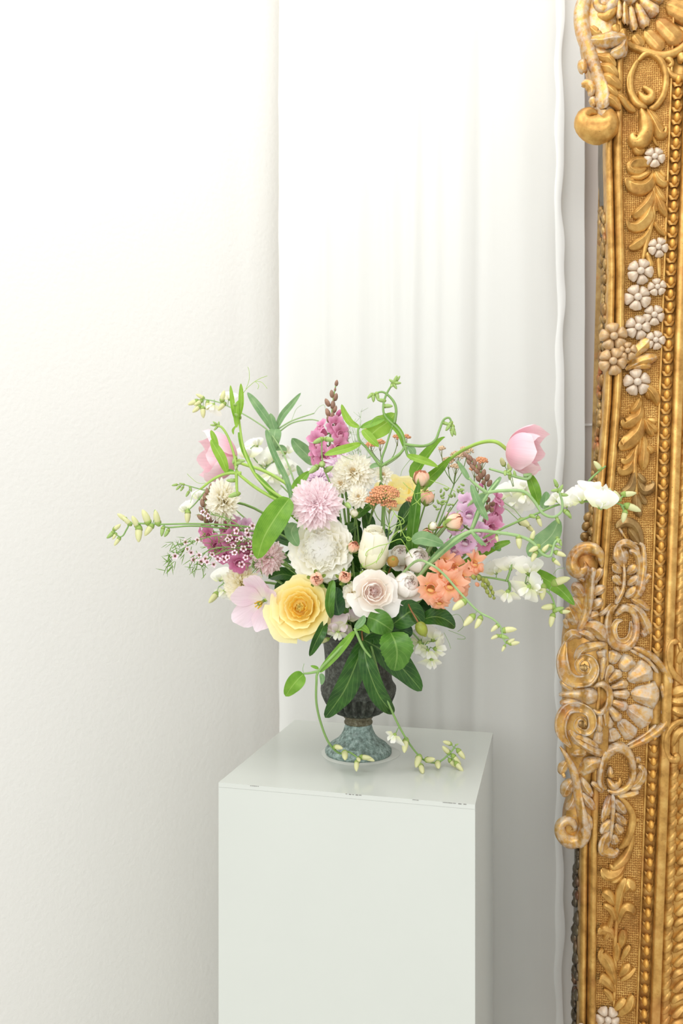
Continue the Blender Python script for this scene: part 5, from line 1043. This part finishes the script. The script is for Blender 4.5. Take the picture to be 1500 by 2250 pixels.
pea('blurred white sweet peas low on the left beside the lemon chrysanthemum', [[(680, 1340, 1.28), (600, 1300, 1.31), (520, 1270, 1.33), (480, 1290, 1.33)]], [(468, 1312, 1.32, 32)],
    [(480, 1262, 1.33, 26, (-.4, -.8, .1), .3), (500, 1285, 1.33, 28, (-.2, -.9, -.2), 1.5), (490, 1308, 1.33, 24, (-.3, -.9, -.4), 2.7)], stem_m='stem_pale')
pea('soft white sweet peas behind the curling stem under the right tulip', [[(900, 1330, 1.24), (1000, 1180, 1.25), (1090, 1110, 1.26), (1130, 1080, 1.26)]], [(1105, 1015, 1.24, 26), (1120, 1025, 1.24, 24), (1092, 1165, 1.22, 22), (1150, 1150, 1.2, 40, 'p'), (1165, 1160, 1.2, 24)],
    [(1120, 1075, 1.26, 38, (-.3, -.9, .2), .3), (1150, 1065, 1.27, 34, (.3, -.9, .3), -.5), (1145, 1105, 1.25, 36, (.1, -.9, -.3), 2.9), (1125, 1112, 1.26, 28, (-.2, -.9, -.3), 2.6)], stem_m='stem_green')
pea('faded mauve white sweet peas under the front yellow rose at the urn rim', [[(790, 1420, 1.19), (760, 1390, 1.15), (745, 1370, 1.14)]], [(714, 1408, 1.14, 22)],
    [(732, 1372, 1.13, 34, (-.4, -.9, .1), .4, 'p'), (752, 1385, 1.13, 32, (.3, -.9, -.3), 2.7, 'p'), (768, 1350, 1.14, 26, (.2, -.9, .3), -.3, 'p'), (742, 1398, 1.13, 24, (-.1, -.8, -.6), 3, 'w')])

# ------------------------------------------------------------------ waxflower
def wax_mesh():
    mb = MB()
    for i in range(5):
        a = 2*PI*i/5; pm = cup_petal(.72, .3, 60, 80, 30, .3, .02, nu=3, nv=3)
        mb.add([(x*math.cos(a)-y*math.sin(a), x*math.sin(a)+y*math.cos(a), z) for x, y, z in pm.v], pm.f, pm.uv, 0)
    mb.lathe([(.28, .28), (.3, .05), (.14, -.5), (1e-3, -.7)], 7, mi=1); mb.lathe([(1e-3, .12), (.2, .1), (.3, .26)], 7, mi=2)
    return mb.mesh('floret', [MAT['wax_petal'], MAT['calyx_green'], MAT['wax_eye']])
WAX = wax_mesh()
wx = thing('waxflower_sprig', 'waxflower sprig with tiny pink flowers and needle leaves at the left', 'waxflower', W(600, 1230, 1.19))
D = 1.165
wst = [[(720, 1310, 1.2), (620, 1240, 1.18), (560, 1190, D), (500, 1175, D), (440, 1185, D), (395, 1210, D), (375, 1225, D)], [(600, 1225, 1.18), (540, 1205, D), (470, 1205, D), (420, 1235, D)], [(590, 1220, 1.18), (545, 1170, D), (500, 1140, D), (455, 1128, D)], [(560, 1195, D), (480, 1215, D), (440, 1240, D)], [(600, 1225, D), (560, 1225, D), (556, 1245, D)], [(440, 1185, D), (395, 1195, D), (378, 1205, D)]]
sb = MB(); nb = MB(); allp = []
for s in wst:
    P = path(s); sb.tube(P, .0009, 5); allp += P[8 if len(s) > 5 else 4:]
sb.build('stem', MAT['stem_green'], wx)
rn = random.Random(5)
tips = [W(365, 1255, D), W(372, 1240, D), W(420, 1250, D), W(438, 1250, D), W(525, 1205, D), W(560, 1250, D), W(395, 1225, D)]
for i in range(170):
    p = rn.choice(allp)+V((rn.gauss(0, .006), rn.gauss(0, .008), rn.gauss(0, .006)))
    d = V((rn.uniform(-1, .3), rn.uniform(-.6, .4), rn.uniform(-.9, .7))).normalized()
    nb.tube([p, p+d*.005, p+d*rn.uniform(.008, .014)], [.0005, .0006, .0001], 4)
for tp in tips:
    for i in range(9):
        d = V((rn.uniform(-.8, .2), rn.uniform(-.4, .3), rn.uniform(-1, .2))).normalized()
        q = tp+V((rn.uniform(-.004, .01), 0, rn.uniform(0, .014))); nb.tube([q, q+d*.007, q+d*.014], [.0005, .0007, .0001], 4)
o = nb.build('needle_leaves', MAT['needle'], wx); o['kind'] = 'stuff'
for (x, y) in [(446, 1126), (458, 1134), (408, 1191), (434, 1186), (520, 1167), (543, 1166), (522, 1186), (530, 1183), (545, 1175), (420, 1214), (437, 1220), (452, 1228), (466, 1218), (425, 1230), (442, 1234), (455, 1235), (478, 1229), (470, 1240), (384, 1222), (412, 1206), (500, 1225), (512, 1200), (535, 1205), (550, 1195), (560, 1180), (540, 1225), (530, 1240), (555, 1215), (505, 1180), (515, 1215), (493, 1228), (568, 1165), (575, 1150), (555, 1155), (500, 1185), (565, 1200)]:
    dd = D-rn.uniform(0, .02); s = px2m(rn.uniform(6.5, 9), dd)
    petal_inst(wx, WAX, basis((rn.uniform(-.7, .5), -.9, rn.uniform(-.4, .6))), W(x, y, dd), rn.random()*6, 0, 'floret', (s, s, s))

# ------------------------------------------------------------------ yarrow
def yarrow(label, heads, m, d, foot=(830, 1330, 1.22)):
    r = thing('yarrow', label, 'yarrow', W(*foot)); rn = random.Random(len(label))
    k = len(heads); J = W(sum(h[0] for h in heads)/k, sum(h[1] for h in heads)/k+62, sum(h[2] for h in heads)/k+.02)
    MB().tube(cr([tuple(W(*foot)), tuple((W(*foot)+J)/2+V((0, .01, 0))), tuple(J)], 10), .0011, 6).build('stem', MAT['stem_green'], r)
    for (px, py, dd, rp, n) in heads:
        c = W(px, py, dd); R = px2m(rp, dd)
        MB().tube(cr([tuple(J), tuple((J+c)/2+V(((c.x-J.x)*.2, .003, -.006))), tuple(c+V((0, .002, -.010)))], 8), .0007, 5).build('branch', MAT['stem_green'], r)
        hb = MB(); ub = MB()
        for i in range(n):
            q = ((i+.5)/n)**.5; a = i*2.4
            p = c+V((math.cos(a)*R*q, -(1-q*q)*R*.45+math.sin(a)*R*q*.75, (1-q*q)*R*.3+math.sin(a)*R*q*.5+rn.uniform(-.001, .001)))
            s = px2m(rn.uniform(2.6, 4.0), dd); hb.blob(p, (s, s, s*.7), basis((rn.uniform(-.5, .5), rn.uniform(-1, 0), 1)), 5, 4)
            if i % 6 == 0: ub.tube([c+V((0, 0, -.014)), p+V((0, 0, -.002))], .0005, 4)
        o = hb.build('flower_head', MAT[m], r); o['kind'] = 'stuff'; ub.build('stalks', MAT['yarrow_green'], r)
    return r
yarrow('coral yarrow head in front of the side-on yellow rose', [(845, 1085, 1.125, 33, 120), (855, 1108, 1.12, 17, 40), (820, 1100, 1.13, 18, 40), (903, 1098, 1.16, 10, 20)], 'yarrow_coral', 1.13)
yarrow('small coral yarrow tufts among the pea vine at the top centre', [(815, 978, 1.24, 11, 22), (835, 972, 1.24, 10, 22), (873, 960, 1.24, 9, 18), (893, 960, 1.24, 7, 14), (808, 945, 1.24, 8, 14)], 'yarrow_coral', 1.24)
yarrow('faded beige yarrow tufts behind the arching tulip stem', [(1005, 1000, 1.26, 16, 34), (1025, 990, 1.26, 15, 30), (985, 1012, 1.26, 12, 24), (1000, 1025, 1.25, 10, 20), (970, 985, 1.27, 7, 14)], 'yarrow_pale', 1.26, (900, 1330, 1.24))
yarrow('pale coral yarrow tuft beside the brown snapdragon buds', [(1058, 1012, 1.2, 13, 30), (1042, 1030, 1.2, 10, 20)], 'yarrow_coral', 1.2, (900, 1330, 1.22))

# ------------------------------------------------------------------ spray rose buds, pods
def rosebud(label, px, py, d, Rp, ax, stem_pts, sm='stem_green', m='bud_peach', sd=0):
    r, c = mk('spray_rose_bud', label, 'rose bud', px, py, d); R = px2m(Rp, d)
    lay = [(3, 1.9, .08, 36, -34, 80, .12, .04, m), (3, 2.0, .12, 52, -46, 78, .12, .04, m), (4, 2.1, .18, 64, -54, 66, .14, .03, m)]
    a_ = V(ax).normalized(); o = rose(r, c, ax, R, lay, 0, .9, sd)
    M = basis(ax); MB().blob(o, (R*.42, R*.42, R*.4), M, 8, 6).build('calyx', MAT['calyx_green'], r)
    for i in range(5): petal_obj(r, cup_petal(R*1.7, R*.3, 66, -12+R_.uniform(-10, 30), 26, .8, 0, point=True, nu=4, nv=6), M, o-a_*R*.1, 'calyx_green', 2*PI*i/5+.4, 0, 'sepal')
    P = [tuple(o-a_*R*.2)]+[tuple(W(*q)) for q in stem_pts]; MB().tube(cr(P, 5*len(P)), .0013, 6).build('stem', MAT[sm], r)
for i, (a) in enumerate([('peach rose bud right of the side-on yellow rose', 926, 1052, 1.15, 19, (0, -.4, .9), [(920, 1080, 1.16), (900, 1200, 1.2), (860, 1340, 1.22)]), ('peach rose bud just below the one beside the yellow rose', 938, 1093, 1.15, 18, (.1, -.6, .8), [(930, 1120, 1.16), (900, 1220, 1.2), (860, 1340, 1.22)]),
    ('peach rose bud on a brown stem beside the mauve snapdragon', 997, 1147, 1.10, 21, (.85, -.5, .25), [(970, 1158, 1.11), (920, 1180, 1.15), (860, 1330, 1.21)], 'stem_brown'), ('small apricot rose bud above the grey green leaf', 936, 1178, 1.12, 17, (.2, -.8, .4), [(920, 1195, 1.15), (870, 1330, 1.21)]),
    ('coral rose bud between the cream bloom and front yellow rose', 695, 1272, 1.11, 19, (.1, -.95, .1), [(720, 1300, 1.15), (770, 1380, 1.2)]), ('coral rose bud above the green leaves between two front roses', 757, 1268, 1.11, 17, (.05, -.9, .3), [(760, 1300, 1.15), (780, 1380, 1.2)]),
    ('orange rose bud beside the ivory rose bud', 776, 1203, 1.14, 15, (.3, -.7, .5), [(775, 1240, 1.17), (790, 1360, 1.21)]), ('tiny green white bud under the pink chrysanthemum', 778, 1128, 1.15, 10, (.1, -.6, .7), [(785, 1160, 1.18), (800, 1330, 1.22)], 'stem_green', 'bud_petal'), ('tiny green bud on a brown twig right of centre', 951, 1156, 1.12, 11, (.6, -.6, .5), [(925, 1180, 1.15), (870, 1330, 1.21)], 'stem_brown', 'bud_petal')]):
    rosebud(*a, sd=40+i)
def pod(label, px, py, d, rx, ry, ax, m, stem_pts, ribs=0):
    r, c = mk('seed_pod', label, 'seed pod', px, py, d); M = basis(ax); a_ = V(ax).normalized(); R = px2m(rx, d); H = px2m(ry, d)
    pr = [(max(1e-5, math.sin(PI*(i/10)**.9))*R, -math.cos(PI*i/10)*H) for i in range(11)]
    MB().lathe(pr, 24, M, c, lambda i, a, rr: rr*(1+.05*math.cos(ribs*a)) if ribs else rr).build('pod', MAT[m], r)
    MB().lathe([(R*.3, H*.9), (R*.2, H*1.1), (1e-4, H*1.15)], 8, M, c).build('pod_tip', MAT['pod_green'], r)
    MB().tube(cr([tuple(c-a_*H*.9)]+[tuple(W(*q)) for q in stem_pts], 12), .0012, 6).build('stem', MAT['stem_brown'], r)
pod('round ribbed brown seed pod beside the blush buds', 863, 1233, 1.12, 13, 13, (0, -.9, .4), 'pod_brown', [(850, 1270, 1.16), (820, 1380, 1.21)], 8)
pod('green and red pointed hip on a tan stem below the blush roses', 926, 1382, 1.10, 13, 17, (.45, -.3, -.85), 'pod_green', [(905, 1345, 1.11), (885, 1320, 1.14), (850, 1380, 1.2)])

# ------------------------------------------------------------------ leaf sprigs
pl = thing('peony_leaf', 'dark glossy peony leaf with three long leaflets over the front of the urn', 'leaf', W(795, 1400, 1.12))
MB().tube(path([(800, 1360, 1.18), (795, 1385, 1.13), (797, 1412, 1.115)]), .0012, 6).build('stalk', MAT['stem_brown'], pl)
lf(pl, [(798, 1408, 1.115), (785, 1450, 1.10), (760, 1510, 1.11), (738, 1545, 1.13), (714, 1577, 1.15)], 26, 'leaf_dark', 'oval', 'leaflet', fold=.28, tilt=.25, wave=.06, nseg=18)
lf(pl, [(798, 1412, 1.115), (806, 1460, 1.09), (828, 1520, 1.095), (848, 1550, 1.11), (865, 1567, 1.13)], 21, 'leaf_dark', 'oval', 'leaflet', fold=.3, tilt=-.15, wave=.06, nseg=18)
lf(pl, [(798, 1405, 1.12), (840, 1430, 1.13), (885, 1470, 1.14), (926, 1518, 1.15)], 32, 'leaf_dark', 'oval', 'leaflet', fold=.25, tilt=.1, wave=.04, nseg=18)
lf(pl, [(795, 1410, 1.13), (815, 1390, 1.13), (850, 1400, 1.13), (880, 1430, 1.14)], 26, 'leaf_dark', 'oval', 'leaflet', fold=.2, nseg=18)
rl = thing('rose_leaf_sprig', 'rose leaf sprig with broad rounded leaves under the blush rose', 'leaf', W(855, 1380, 1.13))
MB().tube(path([(840, 1330, 1.18), (855, 1365, 1.13), (858, 1392, 1.10)]), .0011, 6).build('stalk', MAT['stem_brown'], rl)
lf(rl, [(858, 1390, 1.095), (868, 1412, 1.075), (872, 1440, 1.075), (866, 1474, 1.085)], 38, 'leaf_rose', 'oval', fold=.15, tilt=.15, serr=.08, nseg=22, wave=.05)
lf(rl, [(808, 1356, 1.10), (825, 1362, 1.09), (845, 1374, 1.09), (862, 1386, 1.10)], 27, 'leaf_rose', 'oval', fold=.1, tilt=-.2, nseg=16)
lf(rl, [(862, 1372, 1.12), (885, 1355, 1.115), (905, 1345, 1.12), (930, 1372, 1.125)], 30, 'leaf_dark', 'oval', fold=.2, nseg=16)
lf(rl, [(925, 1362, 1.13), (955, 1355, 1.12), (980, 1362, 1.12), (1000, 1378, 1.13)], 23, 'leaf_dark', 'oval', fold=.2, tilt=.3, nseg=16)
lf(rl, [(860, 1385, 1.13), (885, 1385, 1.12), (905, 1395, 1.12)], 20, 'leaf_deep', 'oval', fold=.2)
wl = thing('foliage_sprig', 'narrow dark leaf hanging off the urn rim below the yellow rose', 'leaf', W(700, 1390, 1.14))
MB().tube(path([(760, 1370, 1.2), (725, 1360, 1.15), (715, 1365, 1.13)]), .0009, 5).build('stalk', MAT['stem_green'], wl)
lf(wl, [(715, 1365, 1.13), (705, 1388, 1.11), (693, 1412, 1.11), (680, 1442, 1.12)], 14, 'leaf_dark', 'lance', fold=.4, tilt=.4)
lf(wl, [(728, 1358, 1.12), (722, 1330, 1.10), (726, 1295, 1.10), (733, 1275, 1.11)], 13, 'leaf_rose', 'lance', fold=.5, tilt=-.4)
lf(wl, [(745, 1352, 1.12), (738, 1320, 1.12), (742, 1290, 1.12)], 20, 'leaf_deep', 'oval', fold=.3)
lf(wl, [(735, 1290, 1.15), (752, 1325, 1.14), (760, 1355, 1.14)], 14, 'leaf_rose', 'lance', fold=.3)
airy = thing('fine_foliage', 'wispy thread-like green foliage behind the pea vine at the top', 'foliage', W(800, 1100, 1.27)); ab = MB(); rn = random.Random(3)
for i in range(9):
    x1 = rn.uniform(735, 830); y1 = rn.uniform(890, 985); P = path([(800, 1120, 1.26), ((800+x1)/2+rn.uniform(-10, 10), (1100+y1)/2, 1.28), (x1, y1, 1.29)]); ab.tube(P, .0004, 4)
    for q in P[4:]:
        for k in range(2):
            d = V((rn.uniform(-1, 1), rn.uniform(-.5, .5), rn.uniform(.1, 1)))*.012; ab.tube([q, q+d], .00028, 3)
o = ab.build('threads', MAT['stem_pale'], airy); o['kind'] = 'stuff'
ten = thing('pea_tendril', 'curly pale green pea tendril across the ivory rose bud', 'tendril', W(880, 1190, 1.09)); D = 1.085
for t in ([(905, 1225, 1.1), (885, 1190, D), (875, 1185, D), (850, 1195, D), (830, 1200, D), (808, 1210, D), (803, 1220, D), (807, 1221, D)], [(850, 1195, D), (830, 1230, D), (800, 1245, D), (795, 1240, D), (798, 1237, D)], [(855, 1190, D), (865, 1175, D), (880, 1165, D), (890, 1180, D)]+sp(897, 1183, D, 6, 1.2), [(838, 1215, D), (840, 1205, D), (838, 1212, D), (832, 1222, D), (826, 1238, D)], [(880, 1178, D), (880, 1150, D), (868, 1130, D), (862, 1120, D)], [(866, 1128, D), (858, 1145, D), (852, 1165, D)], [(870, 1132, D), (885, 1140, D), (886, 1150, D), (870, 1156, D), (856, 1172, D)]):
    MB().tube(path(t), .00055, 5).build('tendril', MAT['stem_lime'], ten)
ten = thing('pea_tendril', 'thin pale pea tendrils looping over the peach rose buds', 'tendril', W(920, 1100, 1.1)); D = 1.11
for t in ([(885, 1060, D), (895, 1070, D), (908, 1080, D), (912, 1098, D), (925, 1112, D), (918, 1102, D), (930, 1090, D), (945, 1085, D)], [(912, 1085, D), (940, 1080, D), (955, 1078, D)], [(945, 1055, D), (975, 1066, D), (1000, 1080, D)], [(920, 1100, D), (905, 1110, D)]):
    MB().tube(path(t), .00045, 5).build('tendril', MAT['stem_lime'], ten)
# right hand mixed greens: small green bud clusters
gb = thing('green_bud_cluster', 'loose cluster of small green buds between the tulip stem and snapdragon', 'foliage', W(900, 1330, 1.2)); rn = random.Random(9)
for (px, py) in ((975, 1085), (1012, 1075), (990, 1100), (1020, 1095), (965, 1110)):
    MB().tube(path([(900, 1330, 1.2), (940, 1200, 1.17), (px, py+14, 1.15)]), .0008, 5).build('stem', MAT['stem_green'], gb)
    for k in range(6):
        s = px2m(12, 1.15); petal_inst(gb, PBUD['g'], basis((rn.uniform(-.8, .8), -.5, rn.uniform(-.2, 1))), W(px+rn.uniform(-9, 9), py+rn.uniform(-10, 10), 1.15), 0, 0, 'bud', (s, s, s))
# dark leafy filling between the blooms
rn = random.Random(12)
for i in range(16):
    a = i*2.4; q = math.sqrt((i+.5)/16)
    tx = 805+q*215*math.cos(a); ty = 1235+q*118*math.sin(a); dd = 1.225+.02*math.sin(i*1.7)
    r = thing('foliage_sprig', 'dark green leafy sprig tucked deep between the blooms', 'foliage', W(800, 1385, 1.23), 'dark leafy filler sprigs')
    P = path([(800+rn.uniform(-25, 25), 1400, 1.23), ((800+tx)/2, (1400+ty)/2, 1.225), (tx, ty, dd)])
    MB().tube(P, .0013, 5).build('stem', MAT['stem_green'], r)
    for k in range(7):
        p = P[min(len(P)-1, 2+k+len(P)//4)]; d = V((rn.uniform(-1, 1)+.5*math.cos(a), rn.uniform(-.8, .3), rn.uniform(-.3, 1)-.5*math.sin(a))).normalized()
        L = rn.uniform(.032, .055)
        leaf_mb([p, p+d*L*.5+V((0, 0, .004)), p+d*L-V((0, 0, .004))], L*rn.uniform(.2, .3), rn.choice(('lance', 'oval')), (rn.uniform(-.5, .5), -1, rn.uniform(0, .8)), rn.uniform(-.5, .5), .25, nseg=8).build('leaf', MAT[rn.choice(('leaf_dark', 'leaf_deep', 'leaf_rose', 'leaf_dark'))], r)
